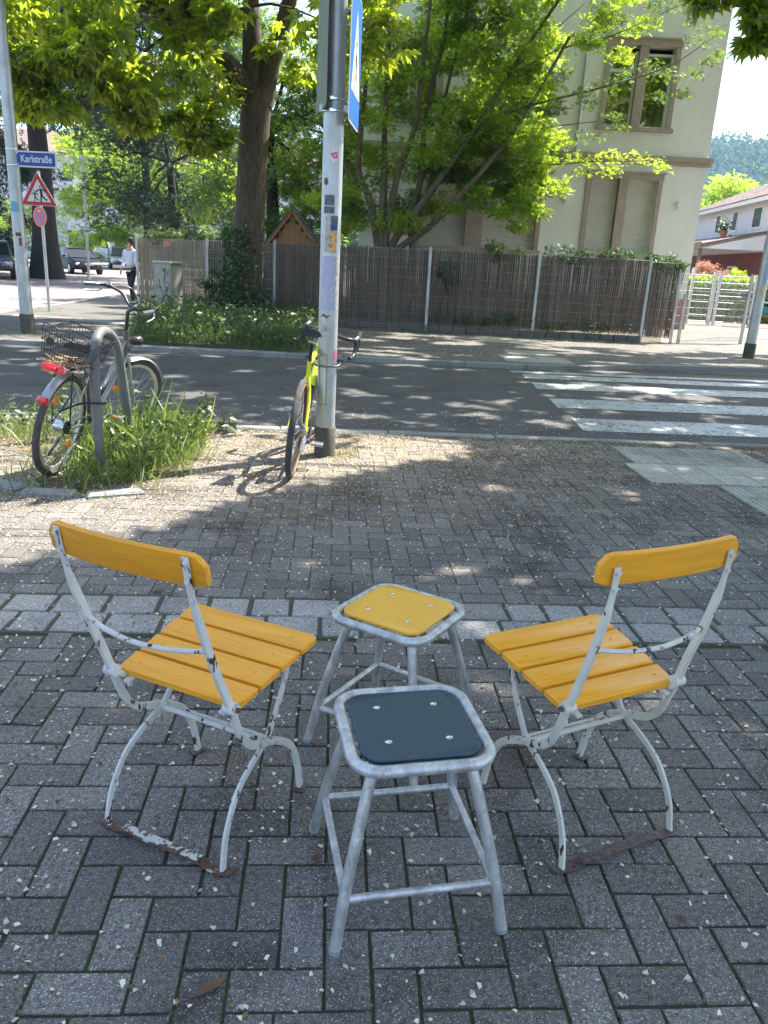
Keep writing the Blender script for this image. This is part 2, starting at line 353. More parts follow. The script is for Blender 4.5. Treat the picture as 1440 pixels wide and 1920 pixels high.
def smoothpts(pts, k=5):
    P = [Vector(p) for p in pts]; P = [P[0]*2-P[1]]+P+[P[-1]*2-P[-2]]; out = []
    for i in range(1, len(P)-2):
        for j in range(k):
            t = j/k; a, b, c, d = P[i-1], P[i], P[i+1], P[i+2]
            out.append(0.5*((2*b)+(c-a)*t+(2*a-5*b+4*c-d)*t*t+(3*b-a-3*c+d)*t**3))
    out.append(P[-2]); return out
def sheet(poly, z): return MB().add([(x, y, z) for x, y in poly], [tuple(range(len(poly)))])
def npmesh(name, V, F, m, parent=None, kind=None):
    me = bpy.data.meshes.new(name); nv = len(V); nf = len(F); k = F.shape[1]
    me.vertices.add(nv); me.vertices.foreach_set('co', V.astype(np.float32).ravel())
    me.loops.add(nf*k); me.loops.foreach_set('vertex_index', F.astype(np.int32).ravel())
    me.polygons.add(nf); me.polygons.foreach_set('loop_start', (np.arange(nf)*k).astype(np.int32))
    me.update(calc_edges=True); me.materials.append(m)
    o = bpy.data.objects.new(name, me); COL.objects.link(o)
    if parent: o.parent = parent
    if kind: o['kind'] = kind
    return o
def textmesh(txt, size, m, parent, matrix, sx=1.0, name='lettering'):
    cu = bpy.data.curves.new(name, 'FONT'); cu.body = txt; cu.size = size; cu.align_x = 'CENTER'; cu.align_y = 'CENTER'; cu.extrude = 0.0012; cu.offset = size*0.012
    t = bpy.data.objects.new(name, cu); COL.objects.link(t); bpy.context.view_layer.update()
    me = bpy.data.meshes.new_from_object(t.evaluated_get(bpy.context.evaluated_depsgraph_get()))
    bpy.data.objects.remove(t); me.materials.clear(); me.materials.append(m)
    me.transform(Matrix.Diagonal((sx, 1, 1, 1))); me.transform(matrix)
    return obj(name, me, None, parent)

# ---------------------------------------------------------------- foliage helpers
def kite(L=1.0, w=0.28, droop=0.18, a=0.0, base=0.0):
    """one leaf blade: four points, two triangles folded along the midrib"""
    pts = np.array([(base, 0, 0), (0.5*L, -w*L, 0.05*L), (L, 0, -droop*L), (0.5*L, w*L, 0.05*L)])
    c, s = math.cos(a), math.sin(a)
    return pts @ np.array([(c, s, 0), (-s, c, 0), (0, 0, 1)])
def template(kind):
    if kind == 'palm':
        V = []; F = []
        for a, L in ((-115, 0.62), (-70, 0.85), (-25, 1.0), (20, 1.0), (65, 0.88), (112, 0.62)):
            o = len(V); q = kite(L, 0.20, 0.42, R(a)); V += list(q); F += [(o, o+1, o+2), (o, o+2, o+3)]
        return np.array(V), np.array(F)
    if kind == 'spray':   # a twig end with seven small leaves in one plane
        V = []; F = []
        for i, (x, a, L) in enumerate(((0, 60, .42), (.12, -55, .45), (.32, 50, .45), (.42, -50, .45), (.62, 45, .4), (.7, -40, .4), (.8, 0, .42))):
            o = len(V); q = kite(L, 0.30, 0.25, R(a)); q[:, 0] += x; q[:, 2] -= 0.12*x; V += list(q); F += [(o, o+1, o+2), (o, o+2, o+3)]
        return np.array(V), np.array(F)
    if kind == 'blade':   # grass blade
        V = np.array([(-.018, 0, 0), (.018, 0, 0), (-.014, .10, .5), (.014, .10, .5), (0, .38, .92)]); return V, np.array([(0, 1, 3), (0, 3, 2), (2, 3, 4)])
    if kind == 'leaf':
        return kite(1, 0.32, 0.2), np.array([(0, 1, 2), (0, 2, 3)])
    if kind == 'petal':
        return np.array([(-.5, -.2, 0), (0, -.4, .12), (.5, -.1, .0), (.1, .42, .15)]), np.array([(0, 1, 2), (0, 2, 3)])
def scatter(name, P, sc, kind, m, parent=None, tilt=0.6, okind=None, yaw=None):
    P = np.asarray(P, float); n = len(P)
    if n == 0: P = np.zeros((1, 3))-50; n = 1
    sc = np.broadcast_to(np.asarray(sc, float), (n,))
    V, F = template(kind); yw = rng.uniform(0, 2*math.pi, n) if yaw is None else yaw
    tx = rng.normal(0, tilt, n); ty = rng.normal(0, tilt, n)
    cz, sz, cx, sx, cy, sy = np.cos(yw), np.sin(yw), np.cos(tx), np.sin(tx), np.cos(ty), np.sin(ty)
    Z = np.zeros(n); O = np.ones(n)
    Rz = np.array([[cz, -sz, Z], [sz, cz, Z], [Z, Z, O]]).transpose(2, 0, 1)
    Rx = np.array([[O, Z, Z], [Z, cx, -sx], [Z, sx, cx]]).transpose(2, 0, 1)
    Ry = np.array([[cy, Z, sy], [Z, O, Z], [-sy, Z, cy]]).transpose(2, 0, 1)
    W = np.einsum('nij,kj->nki', Rz @ Rx @ Ry, V)*sc[:, None, None] + P[:, None, :]
    FF = (F[None]+(np.arange(n)*len(V))[:, None, None]).reshape(-1, 3)
    return npmesh(name, W.reshape(-1, 3), FF, m, parent, okind)

KX, KY = 0.775/math.tan(R(SUN_EL)), 0.632/math.tan(R(SUN_EL))
def in_poly(x, y, poly):
    ins = np.zeros(x.shape, bool); n = len(poly); j = n-1
    for i in range(n):
        xi, yi = poly[i]; xj, yj = poly[j]
        c = ((yi > y) != (yj > y)) & (x < (xj-xi)*(y-yi)/(yj-yi+1e-12)+xi); ins ^= c; j = i
    return ins
LIT_POLY = [(-9, -1), (-3.0, 0.6), (-2.2, 2.55), (-1.78, 3.35), (-1.55, 3.66), (-1.2, 4.03), (-.96, 4.28), (-.72, 4.75), (-.3, 5.3), (0.0, 5.62), (.35, 5.85), (.72, 6.35), (.85, 6.9), (.3, 7.2), (-.6, 7.25), (-1.1, 7.7), (-2.2, 7.7), (-9, 7.3)]
LIT_STREET = [(-5.2, 16.9), (-5.2, 22.6), (-4.0, 22.6), (-7.0, 31), (-22, 31), (-22, 16.9)]
LIT_YARD = [(6.9, 19.6), (7.2, 17.2), (30, 17.5), (30, 34), (6.9, 34)]
_sp = np.random.default_rng(31)
SPOTS = [(0.45, 3.72, 0.20, 0.10), (0.60, 3.57, .08, .04), (1.74, 5.42, .13, .12), (1.66, 5.2, .12, .07), (2.2, 5.25, .12, .06), (1.26, 5.67, .12, .06), (0.9, 6.1, .16, .07),
         (-1.42, 2.62, .10, .12), (-.95, 2.98, .10, .03), (1.05, 2.62, .03, .02), (-.9, 1.5, .05, .03),
         (1.6, 7.15, .5, .06), (2.7, 7.2, .6, .08), (3.4, 7.05, .5, .07), (2.4, 6.2, .25, .08), (3.0, 6.0, .3, .1), (1.2, 6.75, .22, .08), (2.0, 8.2, .35, .08), (3.0, 8.3, .4, .07), (-0.2, 8.1, .3, .09), (0.35, 8.0, .25, .07), (-.9, 8.9, .3, .06)]
for _ in range(170):
    y = _sp.uniform(8.0, 13); x = _sp.uniform(-7, 9); a = _sp.uniform(.08, .45); SPOTS.append((x, y, a, _sp.uniform(.04, .10)))
for _ in range(120):
    y = _sp.uniform(13, 18.6); x = _sp.uniform(-8, 9); a = _sp.uniform(.12, .55); SPOTS.append((x, y, a, _sp.uniform(.07, .22)))
for _ in range(25):
    y = _sp.uniform(3.6, 7); x = _sp.uniform(.8, 5); a = _sp.uniform(.04, .14); SPOTS.append((x, y, a, _sp.uniform(.03, .07)))
def lit(P):
    """marks leaves left out so that sunlight lands on chosen ground areas"""
    x = P[:, 0]-KX*P[:, 2]; y = P[:, 1]-KY*P[:, 2]
    jx = x+rng.normal(0, 0.05, len(x)); jy = y+rng.normal(0, 0.05, len(x))
    L = in_poly(jx, jy, LIT_POLY)|in_poly(jx, jy, LIT_STREET)|in_poly(jx, jy, LIT_YARD)
    for (a, b, p, q) in SPOTS: L |= ((x-a)/(p+.06))**2+((y-b)/(q+.06))**2 < 1
    ax, ay, bx, by = 0.74, 5.46, 1.24, 4.57; t = np.clip(((x-ax)*(bx-ax)+(y-ay)*(by-ay))/((bx-ax)**2+(by-ay)**2), 0, 1)
    L |= np.hypot(x-ax-t*(bx-ax), y-ay-t*(by-ay)) < 0.13
    return L
def crown(name, clumps, per, sc, kind, m, parent, tilt=0.6, flat=0.45, mask=True, okind=None, rmul=1.0):
    """clumps: (x, y, z, r) sprays of foliage; leaves gather in flattened clouds around them"""
    c = np.array(clumps, float); idx = np.repeat(np.arange(len(c)), per)
    d = rng.normal(0, 1, (len(idx), 3)); d /= np.linalg.norm(d, axis=1)[:, None]; d *= rng.uniform(0.15, 1, len(idx))[:, None]**0.6
    d[:, 2] *= flat; P = c[idx, :3]+d*c[idx, 3:4]*rmul
    P[:, 2] -= 0.18*(d[:, 0]**2+d[:, 1]**2)*c[idx, 3]
    if mask: P = P[~lit(P)]
    return scatter(name, P, rng.uniform(.75, 1.2, len(P))*sc, kind, m, parent, tilt, okind)
def ellipsoid_clumps(c, r, n, cr, seed, shell=0.55, lo=-1.0):
    g = np.random.default_rng(seed); out = []
    while len(out) < n:
        d = g.normal(0, 1, 3); d /= np.linalg.norm(d); k = shell+(1-shell)*g.uniform()**0.7
        if d[2] < lo: continue
        if g.uniform() < 0.18: k *= 0.6
        out.append((c[0]+d[0]*r[0]*k, c[1]+d[1]*r[1]*k, c[2]+d[2]*r[2]*k, g.uniform(*cr)))
    return out
def branches(mb, base, targets, r0, sag=0.15, n=5):
    for t in targets:
        b = Vector(base); e = Vector(t[:3]); mid = (b+e)/2+Vector((rng.normal(0, .2), rng.normal(0, .2), (e-b).length*sag))
        mb.tube(smoothpts([b, mid, e], 4), [r0*(1-0.88*i/8) for i in range(9)], n, cap=False)
def tree(name, label, base, trunk, tr, clumps, per, sc, kind, lm, bm, limbs=(), group=None, nb=14, tilt=0.6, flat=0.45, mask=True, br=0.05, fork=None):
    t = thing(name, label, 'tree', base, 0, group)
    b = Vector(base)
    rel = lambda q: Vector(q)-b
    tp = smoothpts([rel(p) for p in trunk], 5); n = len(tp)
    rr = [tr[0]*(1-i/(n-1))+tr[1]*(i/(n-1)) for i in range(n)]; rr[0] *= 1.45; rr[1] *= 1.2; rr[2] *= 1.07
    obj('trunk', MB().tube(tp, rr, 12), bm, t, True)
    for L, r0, r1 in limbs:
        lp = smoothpts([rel(p) for p in L], 4); k = len(lp); obj('limb', MB().tube(lp, [r0+(r1-r0)*i/(k-1) for i in range(k)], 9), bm, t, True)
    cl = [(*rel(c[:3]), c[3]) for c in clumps]
    if nb:
        w = MB(); fk = rel(fork if fork else trunk[-1]); pick = [cl[i] for i in np.random.default_rng(5).permutation(len(cl))[:nb]]
        branches(w, fk, pick, br); obj('branches', w, bm, t, True)
    # leaves are computed in world space so that the lit mask can cut sun gaps into the crown
    o = crown('crown', clumps, per, sc, kind, lm, t, tilt, flat, mask)
    me = o.data; me.transform(Matrix.Translation(-b)); return t

# ---------------------------------------------------------------- the ground
def offset_line(pts, d): return [(x-d*0.06, y+d) for x, y in pts]
NEAR = [(-60, 3.4), (-9, 6.62), (-1.6, 7.06), (0.11, 7.16), (3.7, 7.46), (9, 7.8), (60, 11.0)]
FAR = [(-60, 9.0), (-11, 12.0), (-6.3, 12.62), (-0.8, 12.78), (2.2, 12.92), (3.3, 13.25), (4.4, 13.85), (6.95, 14.45), (12, 14.8), (60, 17.5)]
gm = MB(); gm.add([(-1500, -300, -0.16), (1500, -300, -0.16), (1500, 1100, -0.16), (-1500, 1100, -0.16)], [(0, 1, 2, 3)])
struct('ground', gm, M['soil'])
struct('road', sheet([(-60, 3.0), (-60, 200), (-14, 200), (-8, 14), (60, 19), (60, 9)] if False else [(-60, 2.4), (60, 10.5), (60, 18), (-60, 9.5)], -0.07), M['asphalt'])
struct('side_street', sheet([(-60, 9.4), (-8.6, 13.4), (-8.75, 19), (-9.3, 29), (-16, 60), (-30, 110), (-60, 110)], -0.066), M['asphalt_pale'])
# pavement on the camera's side: sand bed, herringbone stones, granite strip, kerb
A = R(4.29); ca, sa = math.cos(A), math.sin(A)
def rot2(x, y): return (ca*x-sa*y, sa*x+ca*y)
pave = struct('pavement', sheet([(-30, -6), (30, -6), (30, 8.9), (3.7, 7.33), (0.1, 7.03), (-1.6, 6.93), (-30, 5.1)], -0.0065), M['joint'])
far_joints = obj('joint_sand_sheet', sheet([rot2(-14, 3.28), rot2(14, 3.28), (14, 7.9), (3.7, 7.32), (0.1, 7.02), (-1.6, 6.92), (-14, 6.1)], -0.0045), M['joint_far'], pave)
U = 0.104
STRIP0, STRIP1 = 2.93, 3.295     # strip in the rotated frame, along v
def kerb_v(u): return 7.03
def clip_cells():
    out = []
    for i in range(-70, 71):
        for j in range(-14, 66):
            k = (i+j) % 4
            if k == 2: out.append(((i+1)*U, (j+.5)*U, 0))
            elif k == 0: out.append(((i+.5)*U, (j+1)*U, 1))
    return out
variants = []
for q in range(5):
    g = random.Random(q); w, h = 2*U-0.0065, U-0.0065
    mb = MB().box((0, 0, -0.04), (w*g.uniform(.985, 1.0), h*g.uniform(.965, 1.0), 0.08), ch=0.003)
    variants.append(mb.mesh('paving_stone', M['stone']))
near = []; rest = []; far = []
c0 = cam.matrix_world.inverted()
def project(p):
    q = c0 @ Vector(p)
    if q.z > -0.05: return None
    return 720+1454*q.x/-q.z, 960-1454*q.y/-q.z
off_u, off_v = 0.0208, -0.019
for (u, v, vert) in clip_cells():
    u += off_u; v += off_v; x, y = rot2(u, v); hu = U/2 if vert else U; hv = U if vert else U/2
    if v+hv > 6.97 or v-hv < -1.2: continue
    if STRIP0 < v < STRIP1: continue
    if v+hv > STRIP0 and v-hv < STRIP1:
        # cut stones against the strip
        if v < STRIP0: lo, hi = v-hv, STRIP0-.004
        else: lo, hi = STRIP1+.004, v+hv
        if hi-lo < 0.03: continue
        x, y = rot2(u, (lo+hi)/2); rest.append((x, y, 0.0, vert, 2*hu-.009, hi-lo-.006)); continue
    # the planted tree pit by the bicycle stand has no stones
    if in_poly(np.array([x]), np.array([y]), [(-1.62, 6.9), (-1.42, 5.35), (-1.8, 4.78), (-2.25, 4.75), (-2.5, 5.6), (-3.1, 5.9), (-8, 5.9), (-8, 6.9)])[0]: continue
    p = project((x, y, 0)); vis = p is not None and -60 < p[0] < 1500 and -20 < p[1] < 1990
    (near if vis and v < STRIP0 else rest).append((x, y, math.hypot(x, y), vert, 2*hu-.009, 2*hv-.009))
near.sort(key=lambda q: q[2])
for k, (x, y, d, vert, w, h) in enumerate(near):
    if k >= 300: rest.append((x, y, d, vert, w, h)); continue
    o = bpy.data.objects.new('paving_stone', variants[k % 5]); COL.objects.link(o); o.parent = pave
    o.location = (x, y, rng.normal(0, 0.0013)); o.rotation_euler = (rng.normal(0, .006), rng.normal(0, .006), A+(R(90) if vert else 0)+rng.normal(0, .012)+random.choice((0, math.pi)))
def stones(name, lst, m, parent, zj=0.0009, jit=0.003, ch=0.004):
    mb = MB()
    for (x, y, d, vert, w, h) in lst:
        mb.box((x, y, -0.03+rng.normal(0, zj)), (w*rng.uniform(.98, 1), h*rng.uniform(.97, 1), 0.06), Matrix.Rotation(A+rng.normal(0, .010), 3, 'Z') @ Matrix.Rotation(rng.normal(0, .006), 3, 'X'), ch)
    return obj(name, mb, m, parent, kind='stuff')
stones('paving_stones_near', [q for q in rest if q[1] < 3.2], M['stone'], pave)
stones('paving_stones_far', [(q[0], q[1], q[2], q[3], q[4]+.004, q[5]+.004) for q in rest if q[1] >= 3.2], M['stone'], pave)
# granite strip: two courses of sett stones
strip = struct('granite_strip', sheet([rot2(-8, STRIP0-.01), rot2(8, STRIP0-.01), rot2(8, STRIP1+.01), rot2(-8, STRIP1+.01)], -0.0042), M['joint_far'])
for row in range(2):
    u = -5.2+row*0.09; v = STRIP0+.0975*(1 if row == 0 else 2.86)
    while u < 5.2:
        w = rng.uniform(.165, .235); x, y = rot2(u+w/2, v+rng.normal(0, .003))
        mb = MB().box((0, 0, -0.03), (w-.016, .178-.012*rng.uniform(0, 1), 0.06), ch=0.008)
        o = obj('granite_sett', mb, M['sett'], strip); o.location = (x, y, rng.uniform(0.0, .003)); o.rotation_euler = (rng.normal(0, .006), rng.normal(0, .006), A+rng.normal(0, .02)); u += w
# kerb stones of the near side, nearly flush with the road
nk = struct('near_kerb', sheet([(-30, 4.9), (30, 8.7), (30, 8.85), (3.7, 7.47), (0.1, 7.17), (-1.6, 7.07), (-30, 5.2)], -0.062), M['soil'])
x = -7.0
while x < 9.5:
    y = 7.095+0.0624*(x-0.0)*1.0; y = np.interp(x+.5, [p[0] for p in NEAR], [p[1] for p in NEAR])
    o = obj('kerb_stone', MB().box((0, 0, -0.055), (0.992, 0.125, 0.11), ch=0.012), M['kerb'], nk); o.location = (x+.5, y-.07, 0.002+rng.normal(0, .002)); o.rotation_euler = (0, 0, R(3.6)); x += 1.0
# far pavement, its kerb stones and yard ground
fp = [(-9.3, 29), (-8.75, 19), (-8.6, 15.5), (-8.2, 13.6), (-7.2, 12.85)]+[(x, y+.12) for x, y in FAR[2:]]+[(60, 24), (9, 22), (9, 28), (30, 36), (9, 60), (-12, 60)]
farp = struct('far_pavement', sheet(fp, 0.0), M['walk_far'])
fk = struct('far_kerb', sheet([(-7.3, 12.6), (-7.2, 12.9), (60, 18.0), (60, 17.6)], -0.064), M['soil'])
for a, b in zip(FAR[1:-1], FAR[2:]):
    L = math.hypot(b[0]-a[0], b[1]-a[1]); nn = max(1, round(L/1.0)); ang = math.atan2(b[1]-a[1], b[0]-a[0])
    for i in range(nn):
        t = (i+.5)/nn; x = a[0]+(b[0]-a[0])*t; y = a[1]+(b[1]-a[1])*t
        if x < -9 or x > 11: continue
        if x < -7.2: x, y = -8.4+(x+8.4)*0.8, y
        o = obj('kerb_stone', MB().box((0, 0, -0.05), (L/nn-.008, 0.14, 0.13), ch=0.012), M['kerb'], fk); o.location = (x, y+.07, -0.004); o.rotation_euler = (0, 0, ang)
sk = struct('side_street_kerb', MB(), M['kerb'])
for i in range(16):
    y = 13.8+i*1.0; x = np.interp(y, [13.4, 19, 29], [-8.6, -8.75, -9.3]); o = obj('kerb_stone', MB().box((0, 0, -0.03), (0.15, .99, 0.11), ch=0.01), M['kerb'], sk); o.location = (x, y, 0.0)
struct('yard', sheet([(6.9, 19.4), (9, 22.0), (30, 24), (40, 60), (-12, 60), (-9.0, 29.5), (-6.97, 21.9), (-3, 20), (-1, 19), (5.9, 18.8)], 0.006), M['gravel'])
struct('garden_lawn', sheet([(-6.9, 22.0), (-3, 20.2), (-1, 19.2), (6.4, 19.0), (8.0, 24.0), (-8.5, 34)], 0.012), M['soil'])
# zebra crossing: painted bars on the road
def bar_poly(x0, y0, x1, y1, w, sl=0.095, x_end=12):
    return [(x0, y0), (x0+.0, y0+w), (x_end, y0+w+sl*(x_end-x0)), (x_end, y0+sl*(x_end-x0))]
z = struct('zebra_crossing', MB(), M['zebra'])
for (y0, w) in ((7.98, .70), (9.33, .69), (10.80, .60), (11.86, .46), (12.42, .38)):
    pts = [(2.03, y0), (2.05, y0+w), (12, y0+w+.085*9.95), (12, y0+.085*9.95)]
    if y0 > 12: pts = [(1.93, y0), (1.9, y0+w-.1), (3.2, y0+w), (12, y0+w+.13*9), (12, y0+.12*10)]
    obj('painted_bar', sheet(pts, -0.0655), M['zebra'], z)
# tactile slabs (ribbed) near the crossing
def slabs(name, o, ang, nu, nv, s, rib, label=None, skip=()):
    root = struct(name, sheet([tuple(Vector(o)+Matrix.Rotation(ang, 2) @ Vector(q)) for q in ((0, 0), (nu*s, 0), (nu*s, nv*s), (0, nv*s))], 0.0005), M['joint'])
    for i in range(nu):
        for j in range(nv):
            if (i, j) in skip: continue
            mb = MB().box((s/2, s/2, .004), (s-.008, s-.008, .010))
            if rib:
                n = 6
                for k in range(n): mb.box((s*(k+.5)/n, s/2, .011), (s/n*.5, s-.014, .006))
            p = Vector(o)+Matrix.Rotation(ang, 2) @ Vector((i*s, j*s)); ob = obj('slab', mb, M['tactile'], root); ob.location = (p.x, p.y, rng.normal(0.0, .001)); ob.rotation_euler = (0, 0, ang)
    return root
slabs('tactile_strip_to_crossing', (2.02, 5.72), R(4.3), 5, 2, 0.3, False)
slabs('tactile_path', (2.08, 6.34), R(4.3), 4, 2, 0.3, True)
slabs('tactile_path', (2.60, 4.82), R(4.3), 3, 3, 0.3, True)
slabs('far_tactile_field', (1.95, 13.35), R(3), 4, 3, 0.3, True)
slabs('far_tactile_field', (2.15, 14.6), R(3), 3, 2, 0.3, True)
slabs('far_tactile_field', (1.85, 16.7), R(3), 4, 3, 0.3, True)
# pale slab across the side street corner
struct('slab_crossing', sheet([(-8.3, 16.75), (-5.35, 16.35), (-5.2, 16.95), (-8.3, 17.4)], 0.005), M['kerb'])

# ---------------------------------------------------------------- house
def wall_y(mb, x0, x1, z0, z1, y, th, holes):
    """wall in the XZ plane (front face at y), split round rectangular openings"""
    xs = sorted({x0, x1, *[h[0] for h in holes], *[h[1] for h in holes]}); zs = sorted({z0, z1, *[h[2] for h in holes], *[h[3] for h in holes]})
    for a, b in zip(xs, xs[1:]):
        run = None
        for c, d in zip(zs, zs[1:]):
            mx, mz = (a+b)/2, (c+d)/2
            if any(h[0] < mx < h[1] and h[2] < mz < h[3] for h in holes):
                if run: mb.box(((a+b)/2, y+th/2, (run[0]+run[1])/2), (b-a, th, run[1]-run[0])); run = None
            else: run = (run[0], d) if run else (c, d)
        if run: mb.box(((a+b)/2, y+th/2, (run[0]+run[1])/2), (b-a, th, run[1]-run[0]))
HY = 24.5
house = thing('house', 'large cream rendered house with brown stone window surrounds behind the reed screened fence', 'house', (4, HY, 0))
def hobj(name, mb, m, parent=None, smooth=False, label=None, kind=None):
    if parent is None:
        mb.v = [(p[0]-4, p[1]-HY, p[2]) for p in mb.v]; return obj(name, mb, m, house, smooth, label=label, kind=kind)
    return obj(name, mb, m, parent, smooth, label=label, kind=kind)
XL = -1.2; XR = 8.78
openings = [(0.62, 4.02, 2.06, 4.12), (5.50, 7.44, 2.1, 4.14), (5.62, 7.42, 5.5, 7.55), (2.05, 3.35, 4.95, 7.45), (-0.6, 0.9, 5.5, 7.5)]
w = MB(); wall_y(w, XL, XR, 0.9, 9.45, HY, 0.35, openings)
w.box((XL+.175, HY+5.35, 5.175), (.35, 10, 8.55)); w.box((XR-.175, HY+5.35, 5.175), (.35, 10, 8.55)); w.box(((XL+XR)/2, HY+10.5, 5.175), (XR-XL, .35, 8.55))
hobj('wall', w, M['stucco'])
for (x0, x1, z0, z1) in openings[2:]: hobj('room', MB().box(((x0+x1)/2, HY+1.6, (z0+z1)/2), (x1-x0+1.4, .05, z1-z0+.6)).box(((x0+x1)/2+.2, HY+1.2, z0+.5), (.9, .3, .9)).box(((x0+x1)/2-.5, HY+1.1, z0+1.2), (.35, .2, .5)), M['woodgrey'])
hobj('plinth', MB().box(((XL+XR)/2, HY+5.2, 0.43), (XR-XL+.12, 10.7, .94)), M['brick'])
c = MB(); c.box(((XL+XR)/2+.03, HY-.055, 4.73), (XR-XL+.2, .11, .13)); c.box(((XL+XR)/2+.03, HY-.035, 4.61), (XR-XL+.12, .07, .11)); c.box((XR+.053, HY+5, 4.73), (.10, 9.9, .13))
hobj('cornice', c, M['sandstone'])
c = MB().box(((XL+XR)/2, HY+5.2, 9.56), (XR-XL+.5, 10.9, .14)); hobj('eaves', c, M['stucco'])
rf = MB().add([(XL-.2, HY-.2, 9.64), (XR+.2, HY-.2, 9.64), (XR+.2, HY+10.6, 9.64), (XL-.2, HY+10.6, 9.64), (XL+3, HY+3.5, 12.3), (XR-3, HY+3.5, 12.3), (XR-3, HY+7, 12.3), (XL+3, HY+7, 12.3)], [(0, 1, 5, 4), (1, 2, 6, 5), (2, 3, 7, 6), (3, 0, 4, 7), (4, 5, 6, 7)])
hobj('roof', rf, M['tiles'])
def surround(x0, x1, z0, z1, mull, sill=True, wd=.13):
    f = MB(); d = .06
    f.box(((x0-wd/2), HY-d/2+.08, (z0+z1)/2), (wd, d+.16, z1-z0)); f.box((x1+wd/2, HY-d/2+.08, (z0+z1)/2), (wd, d+.16, z1-z0))
    f.box(((x0+x1)/2, HY-.035, z1+.085), (x1-x0+2*wd+.04, .07, .17)); f.box(((x0+x1)/2, HY-.06, z1+.185), (x1-x0+2*wd+.14, .12, .04))
    for a, b in mull: f.box(((a+b)/2, HY+.03, (z0+z1)/2), (b-a, .14, z1-z0))
    if sill: f.box(((x0+x1)/2, HY-.07, z0-.055), (x1-x0+2*wd+.12, .16, .10))
    return hobj('window', f, M['sandstone'])
def shutter(par, x0, x1, z0, z1):
    mb = MB(); n = int((z1-z0)/.052)
    for i in range(n):
        z = z1-(i+.5)*(z1-z0)/n; mb.add([(x0-4, .20, z+.024), (x1-4, .20, z+.024), (x1-4, .185, z), (x0-4, .185, z), (x1-4, .20, z-.022), (x0-4, .20, z-.022)], [(3, 2, 1, 0), (5, 4, 2, 3)])
    obj('roller_shutter', mb, M['shutter'], par)
def casement(par, x0, x1, z0, z1, transom=None):
    f = MB(); t = .06
    for a in (x0+t/2, x1-t/2): f.box((a-4, .17, (z0+z1)/2), (t, .07, z1-z0))
    for zz in (z0+t/2, z1-t/2): f.box(((x0+x1)/2-4, .17, zz), (x1-x0-2*t, .07, t))
    if transom: f.box(((x0+x1)/2-4, .165, transom), (x1-x0-2*t, .08, .08))
    obj('window_frame', f, M['winframe'], par)
    obj('pane', MB().box(((x0+x1)/2-4, .19, (z0+z1)/2), (x1-x0-2*t, .012, z1-z0-2*t)), M['pane'], par)
    cu = MB(); n = 14
    for s_ in (0, 1):
        a0 = x0+t if s_ == 0 else x1-t-.24*(x1-x0); vs = []
        for i in range(n+1): xx = a0-4+i*(.24*(x1-x0))/n; yy = .30+.02*math.sin(i*1.9); vs += [(xx, yy, z0+t), (xx, yy, z1-t)]
        cu.add(vs, [(2*i, 2*i+2, 2*i+3, 2*i+1) for i in range(n)])
    obj('curtain', cu, M['curtain'], par)
p = surround(0.62, 4.02, 2.06, 4.12, [(1.95, 2.45)])
for a, b in ((0.62, 1.95), (2.45, 4.02)): shutter(p, a, b, 2.06, 4.12)
p = surround(5.50, 7.44, 2.1, 4.14, [(6.33, 6.58)]); shutter(p, 5.5, 6.33, 2.1, 4.14); shutter(p, 6.58, 7.44, 2.1, 4.14)
p = surround(5.62, 7.42, 5.5, 7.55, [(6.42, 6.66)]); casement(p, 5.62, 6.42, 5.5, 7.4, 6.95); casement(p, 6.66, 7.42, 5.5, 7.4, 6.95)
p = surround(2.05, 3.35, 4.95, 7.45, [], False); casement(p, 2.05, 2.7, 4.95, 7.4, 6.95); casement(p, 2.7, 3.35, 4.95, 7.4, 6.95)
p = surround(-0.6, 0.9, 5.5, 7.5, [(.1, .25)]); casement(p, -0.6, .1, 5.5, 7.4, 6.95); casement(p, .25, .9, 5.5, 7.4, 6.95)
bal = MB().box((2.7, HY-.5, 4.86), (2.3, .9, .12)); b_ = hobj('balcony', bal, M['sandstone'])
rl = MB()
for zz in (5.02, 5.92): rl.tube([(1.6-4, -.9, zz), (3.8-4, -.9, zz)], .018, 6); rl.tube([(3.8-4, -.9, zz), (3.8-4, -.05, zz)], .018, 6); rl.tube([(1.6-4, -.9, zz), (1.6-4, -.05, zz)], .018, 6)
for i in range(21): rl.tube([(1.6-4+i*.11, -.9, 5.02), (1.6-4+i*.11, -.9, 5.92)], .009, 4)
for i in range(8): rl.tube([(3.8-4, -.88+i*.11, 5.02), (3.8-4, -.88+i*.11, 5.92)], .009, 4)
obj('railing', rl, M['blackm'], b_)
for x in (4.80, 8.12):
    l = MB().box((x, HY-.06, 3.52), (.11, .12, .15), ch=.015).box((x, HY-.01, 3.44), (.06, .02, .10)); hobj('wall_lamp', l, M['winframe'])
dp = MB().tube([(4.95, HY-.05, 9.3), (4.95, HY-.05, 4.8)], .04, 8); hobj('rain_pipe', dp, M['galv'])

